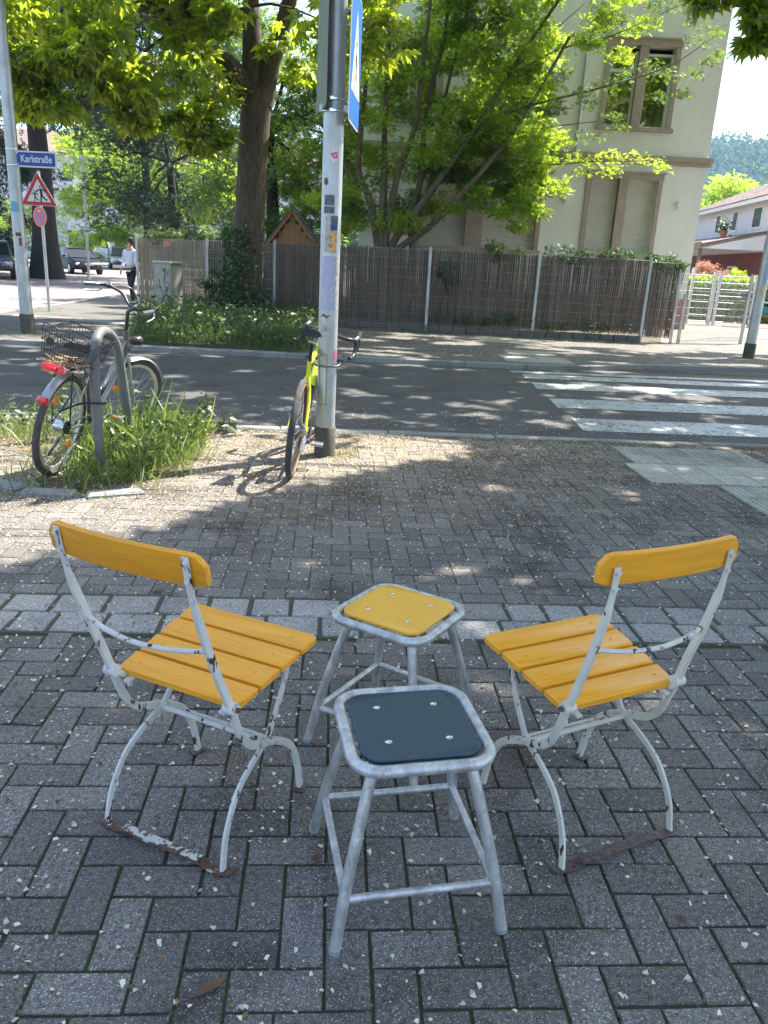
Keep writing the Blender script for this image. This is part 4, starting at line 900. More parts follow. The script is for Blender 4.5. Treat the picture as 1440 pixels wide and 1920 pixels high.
# ---------------------------------------------------------------- folding garden chairs
# local frame: x = right, y = forwards, z = up; origin midway between the rear feet
UP = [(-.086, .893), (-.080, .85), (-.070, .800), (-.058, .755), (-.020, .640), (.018, .540), (.050, .455), (.074, .390), (.098, .340), (.135, .300), (.185, .275), (.225, .258), (.285, .222), (.330, .180), (.362, .120), (.378, .060), (.388, .008)]
LEG = [(.003, .012), (.018, .090), (.048, .150), (.085, .196), (.150, .232), (.222, .262), (.262, .305), (.300, .355), (.332, .410), (.345, .452)]
def bend(p, s=1.0): return p
def seat_z(y): return .452+(y-.075)*.115
def chair(loc, rz, paint, wood, foot, label, wear, off=0.0, rec=0.0, dz=0.0):
    t = thing('folding_chair', label, 'chair', loc, rz, 'yellow slatted folding chairs')
    gy = 0.0
    for sx in (-1, 1):
        yo = lambda z: off*min(1, max(0, (z-.27)/.14))+rec*max(0, z-.455)/.45
        zo = lambda z: z-dz*max(0, z-.5)/.4
        pts = smoothpts([(sx*(.181 if z > .5 else .186), y+yo(z), zo(z)) for y, z in UP], 3); n = len(pts); secs = []
        for i, p in enumerate(pts):
            k = min(1, max(0, (p.z-.74)/.05)); secs.append((.0125+(.019-.0125)*k, .022-(.022-.004)*k))
        sb = obj('side_bar', MB().bar(pts, secs, (1, 0, 0)), paint, t, True)
        pts = smoothpts([(sx*(.190-.0028*i), y, z) for i, (y, z) in enumerate(LEG)], 3)
        obj('leg', MB().bar(pts, [(.009, .019)]*len(pts), (1, 0, 0)), paint, t, True)
        obj('foot', MB().box((sx*.188, .385, .004), (.034, .042, .007), Matrix.Rotation(R(15*sx), 3, 'Z'), ch=.002), foot, t)
        obj('rivet', MB().tube([(sx*.165, .222, .261), (sx*.200, .222, .261)], .009, 10), paint, t, True)
        # hinge plate with slotted hook under the seat
        hk = smoothpts([(sx*.176, .050+off, .458), (sx*.172, .066, .440), (sx*.170, .084, .430), (sx*.168, .094, .410), (sx*.168, .090, .392)], 3)
        obj('hinge', MB().tube([(sx*.170, .050+off, .455), (sx*.203, .050+off, .455)], .017, 12).bar(hk, [(.008, .015)]*len(hk), (1, 0, 0)), paint, t, True)
        obj('bolt', MB().tube([(sx*.20, .050+off, .455), (sx*.211, .050+off, .455)], .007, 8), foot, t, True)
        obj('seat_rail', MB().bar([(sx*.150, .06, seat_z(.06)-.026), (sx*.150, .42, seat_z(.42)-.026)], [(.018, .008)]*2, (1, 0, 0)), paint, t)
        for z_ in (.880, .836): obj('screw', MB().tube([(sx*.181, -.088-(.888-z_)*-.18+yo(z_), zo(z_)), (sx*.181, -.0945-(.888-z_)*-.18+yo(z_), zo(z_))], .0062, 8), paint, t, True)
    obj('cross_rod', MB().tube([(-.18, .222, .255), (.18, .222, .255)], .0085, 10), paint, t, True)
    pl = smoothpts([(-.186, .318, .192), (-.15, .322, .190), (0, .322, .190), (.15, .322, .190), (.186, .318, .192)], 3)
    obj('cross_plate', MB().bar(pl, [(.040, .006)]*len(pl), (0, .8, -.6)), paint, t, True)
    ro = yo(.64); rod = smoothpts([(-.181, -.018+ro, .640), (-.10, -.040+ro, .632), (0, -.050+ro, .628), (.10, -.040+ro, .632), (.181, -.018+ro, .640)], 4)
    obj('back_rod', MB().tube(rod, .0065, 8), paint, t, True)
    fb = smoothpts([(-.218, .016, .010), (-.19, .006, .006), (-.155, .002, .006), (-.13, .0, .014), (-.12, -.002, .020), (0, -.004, .022), (.12, -.002, .020), (.13, .0, .014), (.155, .002, .006), (.19, .006, .006), (.218, .016, .010)], 3)
    obj('foot_bar', MB().bar(fb, [(.028, .007)]*len(fb), (0, 1, 0)), foot, t, True, label=wear)
    if off == 0: obj('painted_strip', MB().bar([(-.125, -.004, .0262), (0, -.005, .0268), (.125, -.004, .0262)], [(.024, .0012)]*3, (0, 1, 0)), M['flaky'], t, label='flaking white paint on the foot bar')
    # four seat slats, wider towards the front
    for i in range(4):
        y0 = .076+i*.0905; y1 = y0+.078; w0 = .191+.024*(y0-.076)/.35; w1 = .191+.024*(y1-.076)/.35; th = .021; r_ = .012 if i == 0 else (.018 if i == 3 else .004)
        out = []
        def corner(px, py, dx, dy, r): return [(px+dx*r*(1-math.sin(a)), py+dy*r*(1-math.cos(a))) for a in (0, math.pi/6, math.pi/3, math.pi/2)]
        rf, rb_ = (.004, r_) if i == 0 else ((r_, .004) if i == 3 else (.004, .004))
        poly = []
        for (px, py, dx, dy, r) in ((-w0, y0, 1, 1, rb_), (w0, y0, -1, 1, rb_), (w1, y1, -1, -1, rf), (-w1, y1, 1, -1, rf)):
            q = [(px+dx*r*(1-math.cos(a)), py+dy*r*(1-math.sin(a))) for a in (0, math.pi/6, math.pi/3, math.pi/2)]
            if dx*dy < 0: q = q[::-1]
            poly += q
        area = sum(poly[k-1][0]*poly[k][1]-poly[k][0]*poly[k-1][1] for k in range(len(poly)))
        if area < 0: poly = poly[::-1]
        cx, cy = 0, (y0+y1)/2; b = .0035
        rings = []
        for dz, s_ in ((-th/2, 1), (-th/2+b, 0), (th/2-b, 0), (th/2, 1)):
            rings.append([Vector((x-math.copysign(b, x)*s_, y-math.copysign(b, y-cy)*s_, seat_z(y)+dz-.010)) for x, y in poly])
        sl_ = obj('seat_slat', MB().loft(rings), wood, t, True)
        for sx in (-1, 1): obj('slat_screw', MB().box((sx*.150, cy, seat_z(cy)+.0008), (.007, .007, .0016)), wood, sl_)
    # curved backrest board
    rings = []; n = 26; H = .082
    for i in range(n+1):
        u = -1+2*i/n; x = .220*u; e = abs(u)
        bow = .020*u*u; k = max(0, (e-.86)/.14); top = H/2*(1-.62*k**2.2); bot = -H/2*(1-.22*k**3); th = .0085
        yc = -.1035+bow+off+rec*.92; zc = .870-dz*.92
        def pt(dy, zz): return Vector((x, yc+dy-.16*zz+rec*2.1*zz+0.022, zc+zz+ .000))
        c_ = .004
        rings.append([pt(-th, bot+c_), pt(-th+c_, bot), pt(th-c_, bot), pt(th, bot+c_), pt(th, top-c_), pt(th-c_, top), pt(-th+c_, top), pt(-th, top-c_)])
    obj('backrest', MB().loft(rings), wood, t, True)
    return t
def place(midR, fdir): return (midR[0], midR[1], 0.002), math.atan2(-fdir[0], fdir[1])
l_, r_ = place((-.5345, 1.6615), (.407, .913))
chair(l_, r_, M['white_chip'], M['yellow_wood'], M['rust_bar'], 'left folding chair with worn yellow slats and chipped white iron frame', 'foot bar with flaking white paint', 0.0, -.012)
l_, r_ = place((.6855, 1.739), (-.450, .893))
chair(l_, r_, M['cream_chip'], M['yellow_clean'], M['rust_dark'], 'right folding chair with clean yellow slats and cream frame on a rusty brown foot bar', 'rusty brown foot bar', .018, .045, .024)

# ---------------------------------------------------------------- stools
def rsq(h, r, n=7):
    out = []
    for (sx, sy, a0) in ((1, 1, 0), (-1, 1, 90), (-1, -1, 180), (1, -1, 270)):
        for k in range(n+1): a = R(a0+90*k/n); out.append((sx*(h-r)+r*math.cos(a), sy*(h-r)+r*math.sin(a)))
    return out
def stool(loc, rz, board, lab, H=.458, bh=.140, bz=.0, cat='stool', rimh=.160):
    t = thing('stool', lab, 'stool', loc, rz, 'tubular metal stools')
    zr = H-.014
    obj('rim', MB().tube([(x, y, zr) for x, y in rsq(rimh, .062)], .0145, 14, True), M['alu'], t, True)
    a, f = .106, .2
    for i, (sx, sy) in enumerate(((-1, -1), (1, -1), (1, 1), (-1, 1))):
        pts = smoothpts([(sx*a, sy*a, zr-.006), (sx*(a+.008), sy*(a+.008), zr-.035), (sx*(a+.022), sy*(a+.022), zr-.08), (sx*f*.86, sy*f*.86, .17), (sx*f, sy*f, .006)], 4)
        lg = obj('leg', MB().tube(pts, .0138, 14), M['alu'], t, True)
        obj('foot_cap', MB().tube([(sx*f*.998, sy*f*.998, .012), (sx*f*1.003, sy*f*1.003, .0)], .0145, 12), M['galv'], lg, True)
    kk = .885*f
    for (p, q) in (((-1, -1), (1, -1)), ((1, -1), (1, 1)), ((1, 1), (-1, 1)), ((-1, 1), (-1, -1))):
        obj('stretcher', MB().tube([(p[0]*kk, p[1]*kk, .125), (q[0]*kk, q[1]*kk, .125)], .0095, 12), M['alu'], t, True)
    for s_ in (-1, 1): obj('board_support', MB().bar([(-rimh+.01, s_*.075, zr-.004), (rimh-.01, s_*.075, zr-.004)], [(.022, .004)]*2, (0, 1, 0)), M['alu'], t)
    poly = rsq(bh, .045); b = .0025; rings = []
    for dz, s_ in ((0, b), (b, 0), (.012-b, 0), (.012, b)):
        rings.append([Vector((x*(1-s_/bh), y*(1-s_/bh), zr+.002+bz+dz)) for x, y in poly])
    bd = obj('seat_board', MB().loft(rings), board, t, True)
    for sx in (-1, 1):
        for sy in (-1, 1): obj('bolt', MB().lathe([(.0085, 0), (.0085, .0016), (.006, .0035), (.0001, .0042)], 14, (sx*.072, sy*.072, zr+.0135+bz)), M['chrome'], bd, True)
    return t
stool((.093, 1.61, .001), R(12.4), M['blue_board'], 'nearest metal stool with dark petrol blue wooden seat')
stool((.066, 2.243, .001), R(-31.5), M['yellow_board'], 'metal stool with bright yellow seat board standing behind the blue one', bh=.139, bz=.006)

# ---------------------------------------------------------------- bicycles (local x forwards, y left, z up, origin under the rear axle)
def wheel(par, c, Rw, tyw, tyre_m, rim_m, T=None, spokes=28, side_m=None, hubr=.018, cass=False, name='wheel'):
    w = sub(name, par); c = Vector(c)
    def circ(r_, y=0, n=40): return [c+Vector((r_*math.cos(2*math.pi*i/n), y, r_*math.sin(2*math.pi*i/n))) for i in range(n)]
    def mk(): q = MB(); q.T = T; return q
    obj('tyre', mk().tube(circ(Rw-tyw/2), tyw/2, 12, True), tyre_m, w, True)
    if side_m:
        q = mk()
        for s_ in (-1, 1): q.tube(circ(Rw-tyw*.80, s_*tyw*.36), tyw*.16, 6, True)
        obj('sidewall', q, side_m, w, True)
    rr = Rw-tyw-.012
    q = mk(); n = 40; vs = []
    for i in range(n):
        a = 2*math.pi*i/n
        for (dr_, y) in ((.014, -.011), (.014, .011), (-.010, .008), (-.010, -.008)): vs.append(c+Vector(((rr+dr_)*math.cos(a), y, (rr+dr_)*math.sin(a))))
    q.add(vs, [(4*i+k, 4*i+(k+1) % 4, (4*i+4+(k+1) % 4) % (4*n), (4*i+4+k) % (4*n)) for i in range(n) for k in range(4)]); obj('rim', q, rim_m, w, True)
    q = mk()
    for i in range(spokes):
        a = 2*math.pi*i/spokes; s_ = 1 if i % 2 else -1; b = a+(.55 if (i//2) % 2 else -.55)
        q.tube([c+Vector((hubr*math.cos(b), s_*.028, hubr*math.sin(b))), c+Vector(((rr-.008)*math.cos(a), 0, (rr-.008)*math.sin(a)))], .0014, 4, cap=False)
    obj('spokes', q, M['silver'], w)
    obj('hub', mk().tube([c+Vector((0, -.05, 0)), c+Vector((0, -.032, 0)), c+Vector((0, -.028, 0)), c+Vector((0, .028, 0)), c+Vector((0, .032, 0)), c+Vector((0, .05, 0))], [.008, .008, hubr+.006, hubr+.006, .008, .008], 14), M['silver'], w, True)
    if cass:
        for k in range(8): obj('sprocket', MB().tube([c+Vector((0, -.030-k*.0042, 0)), c+Vector((0, -.0325-k*.0042, 0))], .062-k*.0052, 24), M['chrome'], w)
    return w
def tb(par, name, pts, r_, m, T=None, n=10, sm=True):
    q = MB(); q.T = T; return obj(name, q.tube(pts, r_, n), m, par, sm)
def pedal(par, bb, ang, side, L=.170, m=None):
    c = Vector(bb)+Vector((L*math.cos(ang), side*.085, L*math.sin(ang)))
    cr = obj('crank', MB().bar([Vector(bb)+Vector((0, side*.065, 0)), c-Vector((0, side*.01, 0))], [(.012, .024), (.010, .018)], (0, 1, 0)), m or M['blackm'], par)
    q = MB()
    for dx in (-.038, .038): q.box(c+Vector((dx, side*.05, 0)), (.008, .085, .018), ch=.002)
    for dy in (.012, .088): q.box(c+Vector((0, side*dy, 0)), (.07, .006, .016), ch=.002)
    q.tube([c, c+Vector((0, side*.09, 0))], .008, 8); obj('pedal', q, M['silver'] if m else M['blackm'], par); return c
def axis_rot(p, d, a): return Matrix.Translation(p) @ Matrix.Rotation(a, 4, Vector(d).normalized()) @ Matrix.Translation(-Vector(p))

# sporty yellow gravel bicycle
yb = thing('gravel_bicycle', 'yellow gravel bicycle with drop handlebar leaning behind the sign post', 'bicycle', (-.683, 5.37, .001), rot=None)
head = R(89.3); lean = R(6.3)
yb.rotation_euler = (Matrix.Rotation(head, 3, 'Z') @ Matrix.Rotation(lean, 3, 'X')).to_euler()
Rw = .352; RA = (0, 0, Rw); BB = Vector((.425, 0, .285)); SC = Vector((.275, 0, .80)); HT = Vector((.86, 0, .885)); HB = Vector((.905, 0, .745)); FA = Vector((1.03, 0, Rw))
TS = axis_rot(HT, HB-HT, R(20))
wheel(yb, RA, Rw, .044, M['tyre'], M['blackm'], None, 24, M['tan'], cass=True)
wheel(yb, FA, Rw, .044, M['tyre'], M['blackm'], TS, 24, M['tan'])
tb(yb, 'seat_tube', [BB, SC], .017, M['hiviz']); tb(yb, 'top_tube', [SC-Vector((0, 0, .02)), HT-Vector((.01, 0, .03))], [.019, .024], M['hiviz']); tb(yb, 'down_tube', [BB, HB+Vector((-.005, 0, .03))], [.024, .028], M['hiviz']); tb(yb, 'head_tube', [HT, HB], .026, M['hiviz'])
for s_ in (-1, 1):
    tb(yb, 'seat_stay', smoothpts([SC-Vector((.0, -s_*.012, .12)), Vector((.16, s_*.045, .56)), Vector((0, s_*.062, Rw+.01))], 4), .0085, M['hiviz']); tb(yb, 'chain_stay', smoothpts([BB+Vector((-.02, s_*.025, 0)), Vector((.22, s_*.05, .305)), Vector((0, s_*.062, Rw-.01))], 4), .011, M['hiviz'])
    tb(yb, 'fork_blade', smoothpts([HB+Vector((.0, s_*.02, -.02)), Vector((.93, s_*.052, .66)), Vector((.985, s_*.055, .50)), Vector((1.03, s_*.055, Rw))], 4), [.016]*5+[.012]*8, M['blackm'], TS)
tb(yb, 'seat_post', [SC, SC+Vector((-.035, 0, .13))], .0136, M['blackm']); obj('seat_clamp', MB().box(SC+Vector((-.036, 0, .142)), (.05, .045, .022), ch=.004), M['silver'], yb)
def saddle(par, p, L, W, m):
    p = Vector(p); rings = []
    for i in range(11):
        u = i/10; hw = W/2*(1-u)**1.5*1.0+.018+.012*math.sin(u*3.1); zt = .012*math.cos(u*3.1); x = -L*.45+L*u
        rings.append([p+Vector((x, hw*math.cos(a)*(1), zt+.030*math.sin(a)*(1 if a < math.pi else .9)-abs(math.cos(a))**3*.012)) for a in np.linspace(0, 2*math.pi, 14, endpoint=False)])
    s_ = obj('saddle', MB().loft(rings), m, par, True)
    r = MB()
    for sg in (-1, 1): r.tube(smoothpts([p+Vector((-.10, sg*.035, -.02)), p+Vector((-.05, sg*.022, -.045)), p+Vector((.05, sg*.022, -.045)), p+Vector((.12, sg*.01, -.02))], 3), .0035, 6)
    obj('saddle_rail', r, M['silver'], s_, True)
saddle(yb, SC+Vector((-.03, 0, .20)), .26, .115, M['blackm'])
tb(yb, 'stem', [HT, HT+Vector((-.012, 0, .045)), HT+Vector((.075, 0, .065))], .017, M['blackm'], TS)
BC = HT+Vector((.085, 0, .068))
for s_ in (-1, 1):
    top = smoothpts([BC, BC+Vector((0, s_*.10, 0)), BC+Vector((.005, s_*.19, .0)), BC+Vector((.05, s_*.215, .0)), BC+Vector((.095, s_*.222, -.015)), BC+Vector((.10, s_*.232, -.07)), BC+Vector((.06, s_*.245, -.12)), BC+Vector((-.03, s_*.255, -.135))], 4)
    tb(yb, 'handlebar', top, .0155, M['blackm'], TS, 10)
    hd = smoothpts([BC+Vector((.07, s_*.22, .0)), BC+Vector((.12, s_*.222, .015)), BC+Vector((.145, s_*.222, .045)), BC+Vector((.150, s_*.222, .06))], 3); tb(yb, 'brake_hood', hd, [.017, .018, .019, .019, .018, .018, .017, .017, .015, .012][:len(hd)], M['greyframe'], TS, 10)
    tb(yb, 'brake_lever', smoothpts([BC+Vector((.145, s_*.222, .03)), BC+Vector((.160, s_*.228, -.02)), BC+Vector((.145, s_*.238, -.09))], 3), .007, M['blackm'], TS, 8)
    tb(yb, 'brake_hose', smoothpts([BC+Vector((.02, s_*.12, -.01)), BC+Vector((.08, s_*.06, .02)), BC+Vector((.06, s_*.01, -.06)), Vector((.93, s_*.03, .72))], 4), .0035, M['blackm'], TS, 6)
obj('chainring', MB().tube([BB+Vector((0, -.048, 0)), BB+Vector((0, -.052, 0))], .085, 32), M['blackm'], yb)
pedal(yb, BB, R(-150), -1, m=M['blackm']); pedal(yb, BB, R(30), 1, m=M['blackm'])
ch = MB(); ch.tube([BB+Vector((0, -.05, .085)), Vector((0, -.05, Rw+.045))], .004, 4); ch.tube([BB+Vector((0, -.05, -.085)), Vector((.05, -.05, Rw-.14))], .004, 4); ch.tube([Vector((.05, -.05, Rw-.14)), Vector((.03, -.05, Rw-.07))], .004, 4); obj('chain', ch, M['chrome'], yb)
dl = MB().box((.035, -.058, Rw-.105), (.028, .022, .11), Matrix.Rotation(R(15), 3, 'Y'), ch=.004); dl.tube([(.02, -.045, Rw-.07), (.02, -.055, Rw-.07)], .022, 12); dl.tube([(.05, -.045, Rw-.14), (.05, -.055, Rw-.14)], .022, 12); obj('derailleur', dl, M['chrome'], yb)
for c_ in (RA, FA): obj('brake_disc', (lambda q: (setattr(q, 'T', TS if c_ is FA else None), q.tube([Vector(c_)+Vector((0, .034, 0)), Vector(c_)+Vector((0, .036, 0))], .078, 28))[1])(MB()), M['chrome'], yb)
tb(yb, 'bottle', [Vector((.52, 0, .42)), Vector((.62, 0, .56))], .034, M['blackm'])
# D lock round the post
lk = thing('bicycle_lock', 'grey steel D lock holding the yellow bicycle to the sign post', 'lock', (PX, PY, .72))
u_ = smoothpts([(-.15, .03, .04), (-.11, -.07, .02), (-.06, -.095, 0), (.04, -.105, 0), (.075, -.095, 0), (.10, -.06, .01), (.105, .02, .02)], 5); obj('shackle', MB().tube(u_, .0085, 10), M['greyframe'], lk, True); obj('lock_body', MB().tube([(-.17, .04, .05), (.12, .04, .03)], .015, 12), M['blackm'], lk, True)

# grey city bicycle with rear basket
cbk = thing('city_bicycle', 'silver and grey city bicycle with wire basket and red rear light at the stand', 'bicycle', (-2.275, 5.11, .001))
head = R(86.6); lean = R(12); cbk.rotation_euler = (Matrix.Rotation(head, 3, 'Z') @ Matrix.Rotation(lean, 3, 'X')).to_euler()
Rw = .35; RA = Vector((0, 0, Rw)); FA = Vector((1.12, 0, Rw)); BB = Vector((.46, 0, .29)); SC = Vector((.30, 0, .68)); HT = Vector((.90, 0, .93)); HB = Vector((.955, 0, .72))
TS = axis_rot(HT, HB-HT, R(24))
wheel(cbk, RA, Rw, .044, M['tyre'], M['rim'], None, 32, None, .028); wheel(cbk, FA, Rw, .044, M['tyre'], M['rim'], TS, 32)
tb(cbk, 'seat_tube', [BB, SC], .016, M['greyframe']); tb(cbk, 'upper_tube', smoothpts([BB+Vector((-.05, 0, .17)), Vector((.66, 0, .56)), HT-Vector((-.01, 0, .08))], 5), .017, M['greyframe']); tb(cbk, 'down_tube', smoothpts([BB, Vector((.70, 0, .46)), HB+Vector((-.0, 0, .02))], 5), .019, M['greyframe']); tb(cbk, 'head_tube', [HT, HB], .021, M['greyframe'])
for s_ in (-1, 1):
    tb(cbk, 'seat_stay', [SC-Vector((0, -s_*.015, .03)), Vector((0, s_*.062, Rw))], .008, M['greyframe']); tb(cbk, 'chain_stay', [BB+Vector((-.02, s_*.025, 0)), Vector((0, s_*.062, Rw))], .010, M['greyframe'])
    tb(cbk, 'fork_blade', smoothpts([HB+Vector((.01, s_*.03, -.01)), Vector((1.02, s_*.055, .55)), Vector((1.12, s_*.055, Rw))], 4), .0125, M['silver'], TS)
    tb(cbk, 'rack_strut', [Vector((0, s_*.062, Rw)), Vector((-.06, s_*.06, .735))], .005, M['blackm']); tb(cbk, 'fender_stay', [Vector((0, s_*.055, Rw)), Vector((-.30, s_*.03, .56))], .0025, M['silver'])
def fender(par, c, r_, a0, a1, m, T=None):
    q = MB(); q.T = T; n = 24; secs = []
    for i in range(n+1):
        a = R(a0+(a1-a0)*i/n)
        secs.append([Vector(c)+Vector(((r_-abs(y)**2*9)*math.cos(a), y, (r_-abs(y)**2*9)*math.sin(a))) for y in (-.032, -.02, 0, .02, .032)]+[Vector(c)+Vector(((r_-.003-abs(y)**2*9)*math.cos(a), y, (r_-.003-abs(y)**2*9)*math.sin(a))) for y in (.03, 0, -.03)])
    return obj('mudguard', q.loft(secs), m, par, True)
fender(cbk, RA, Rw+.018, 40, 143, M['silver']); fender(cbk, FA, Rw+.018, 25, 130, M['silver'], TS)
obj('mud_flap_reflector', MB().box((-.292, 0, .575), (.030, .062, .055), Matrix.Rotation(R(-38), 3, 'Y'), ch=.008), M['redglass'], cbk)
obj('tail_light', MB().box((-.205, 0, .772), (.034, .150, .052), Matrix.Rotation(R(-6), 3, 'Y'), ch=.010).box((-.222, 0, .77), (.03, .05, .036), ch=.008), M['redglass'], cbk)
rk = MB()
for y in (-.065, -.022, .022, .065): rk.tube([(-.19, y, .765), (.26, y, .745)], .005, 6)
for x in (-.19, -.05, .10): rk.tube([(x, -.065, .757), (x, .065, .757)], .005, 6)
rk.tube([(.22, 0, .745), (.29, 0, .66)], .006, 6); obj('rack', rk, M['blackm'], cbk, True)
tb(cbk, 'seat_post', [SC, SC+Vector((-.05, 0, .14))], .0136, M['silver']); saddle(cbk, SC+Vector((-.05, 0, .175)), .26, .19, M['blackm'])
# basket
bk = MB(); bx0, bx1, bz0, bz1 = -.16, .20, .775, .98; L0 = []
TB = Matrix.Translation((.07, .015, .79)) @ Matrix.Rotation(R(9), 4, 'X') @ Matrix.Rotation(R(-4), 4, 'Y') @ Matrix.Translation((0, 0, -.78)); bk.T = TB
def ring(x0, x1, y, z_, r_=.0032, g=0): bk.tube([(x0-g, -y-g, z_), (x1+g, -y-g, z_), (x1+g, y+g, z_), (x0-g, y+g, z_)], r_, 5, True)
for k, z_ in enumerate((.79, .84, .90, .955)): ring(bx0, bx1, .130+.025*k/3, z_, .0034 if k < 3 else .005, .012*k/3)
for i in range(16):
    y = -.130+.26*i/15
    for xx, sg in ((bx0, -1), (bx1, 1)): bk.tube([(xx, y, .79), (xx+sg*.012, y*1.19, .955)], .0019, 4)
    bk.tube([(bx0, y, .79), (bx1, y, .79)], .0019, 4)
for i in range(13):
    x = bx0+(bx1-bx0)*i/12
    for s_ in (-1, 1): bk.tube([(x, s_*.130, .79), (x, s_*.162, .955)], .0019, 4)
for y in (-.1, .1): bk.tube(smoothpts([(bx0-.012, y-.06, .955), (bx0-.012, y-.05, 1.0), (bx0-.012, y+.05, 1.0), (bx0-.012, y+.06, .955)], 3), .0034, 5)
obj('basket', bk, M['blackm'], cbk); pl = MB(); pl.T = TB; obj('basket_badge', pl.tube([(bx0-.014, .09, .905), (bx0-.02, .09, .905)], .028, 16), M['blackm'], cbk)
tg = MB(); g_ = random.Random(9)
for i in range(90):
    c_ = Vector((g_.uniform(-.16, .10), g_.uniform(-.11, .10), .775+g_.uniform(0, .035))); d_ = Vector((g_.uniform(-1, 1), g_.uniform(-1, 1), g_.uniform(-.2, .25))).normalized()*g_.uniform(.03, .09); tg.tube([c_-d_, c_+d_+Vector((0, 0, g_.uniform(-.01, .02)))], g_.uniform(.0015, .0045), 4)
tag(obj('twigs', tg, M['twig']), 'heap of dry twigs and leaves lying on the rear rack of the city bicycle', 'twigs'); bpy.data.objects['twigs'].matrix_world = Matrix.Translation(cbk.location) @ cbk.rotation_euler.to_matrix().to_4x4(); bpy.data.objects['twigs']['kind'] = 'stuff'
tb(cbk, 'stem', [HT, HT+Vector((-.03, 0, .14)), HT+Vector((.02, 0, .175))], [.014, .014, .017], M['blackm'], TS)
BC = HT+Vector((.02, 0, .178))
for s_ in (-1, 1):
    tb(cbk, 'handlebar', smoothpts([BC, BC+Vector((.0, s_*.06, .005)), BC+Vector((.01, s_*.15, .055)), BC+Vector((-.05, s_*.24, .075)), BC+Vector((-.13, s_*.285, .065)), BC+Vector((-.22, s_*.30, .055))], 4), .0115, M['blackm'], TS)
    tb(cbk, 'grip', [BC+Vector((-.11, s_*.278, .067)), BC+Vector((-.235, s_*.304, .053))], .0165, M['greyframe'], TS)
    tb(cbk, 'brake_lever', smoothpts([BC+Vector((-.08, s_*.265, .06)), BC+Vector((-.09, s_*.285, .02)), BC+Vector((-.19, s_*.325, .0))], 3), .006, M['silver'], TS)
    tb(cbk, 'brake_cable', smoothpts([BC+Vector((-.08, s_*.25, .05)), BC+Vector((.10, s_*.16, .10)), BC+Vector((.12, s_*.05, -.08)), Vector((.97, 0, .74))], 5), .003, M['blackm'], TS, 6)
bl = MB(); bl.T = TS; bl.lathe([(.024, 0), (.026, .008), (.018, .022), (.004, .027)], 14, BC+Vector((-.06, .235, .085))); obj('bell', bl, M['chrome'], cbk, True)
hl = MB(); hl.T = TS; obj('headlight', hl.tube([(.98, 0, .84), (1.0, 0, .845), (1.06, 0, .85), (1.075, 0, .85)], [.018, .036, .042, .036], 14), M['blackm'], cbk, True)
obj('chainring', MB().tube([BB+Vector((0, -.046, 0)), BB+Vector((0, -.05, 0))], .075, 28), M['silver'], cbk)
cg = MB(); cg.tube([(0, -.05, Rw+.04), (BB.x, -.05, BB.z+.078)], .005, 4); cg.tube([(0, -.05, Rw-.04), (BB.x, -.05, BB.z-.078)], .005, 4); obj('chain', cg, M['blackm'], cbk)
c_ = pedal(cbk, BB, R(15), -1, m=M['silver']); obj('pedal_reflector', MB().box(c_+Vector((-.043, -.05, 0)), (.004, .06, .014)), M['orange'], cbk); pedal(cbk, BB, R(195), 1, m=M['silver'])
tb(cbk, 'hub_gear', [(0, -.035, Rw), (0, .035, Rw)], .042, M['chrome']); tb(cbk, 'sprocket_cluster', [(0, -.052, Rw), (0, -.040, Rw)], .045, M['blackm'], n=20)
for (cx, cz, T_) in ((-.12, .20, None), (.16, -.16, None)): obj('spoke_reflector', MB().tube([(cx, -.012, Rw+cz), (cx, .012, Rw+cz)], .026, 14), M['orange'], cbk)
q = MB(); q.T = TS; obj('spoke_reflector', q.tube([(1.12-.17, -.012, Rw+.10), (1.12-.17, .012, Rw+.10)], .026, 14), M['orange'], cbk)
tb(cbk, 'kickstand', [(.30, .06, .29), (.22, .17, .02)], .008, M['blackm'])
tag(tb(None, 'cable_lock', smoothpts([(-2.16, 5.0, .46), (-2.06, 5.1, .50), (-1.97, 5.15, .50), (-1.93, 5.22, .49), (-2.0, 5.3, .47), (-2.12, 5.5, .42)], 5), .007, M['black']), 'black cable lock from the city bicycle round the stand', 'lock')
# tubular stand
st = thing('bicycle_stand', 'grey tubular hoop stand in the weeds by the city bicycle', 'bicycle stand', (-1.985, 5.20, 0))
obj('hoop', MB().tube(smoothpts([(0, 0, 0), (.0, 0, .3), (-.0, .0, .68), (.0, .03, .86), (.0, .13, .945), (.0, .28, .94), (.0, .42, .86), (.0, .50, .70), (-.01, .62, .35), (-.03, .74, 0)], 6), .033, 16), M['standgrey'], st, True)

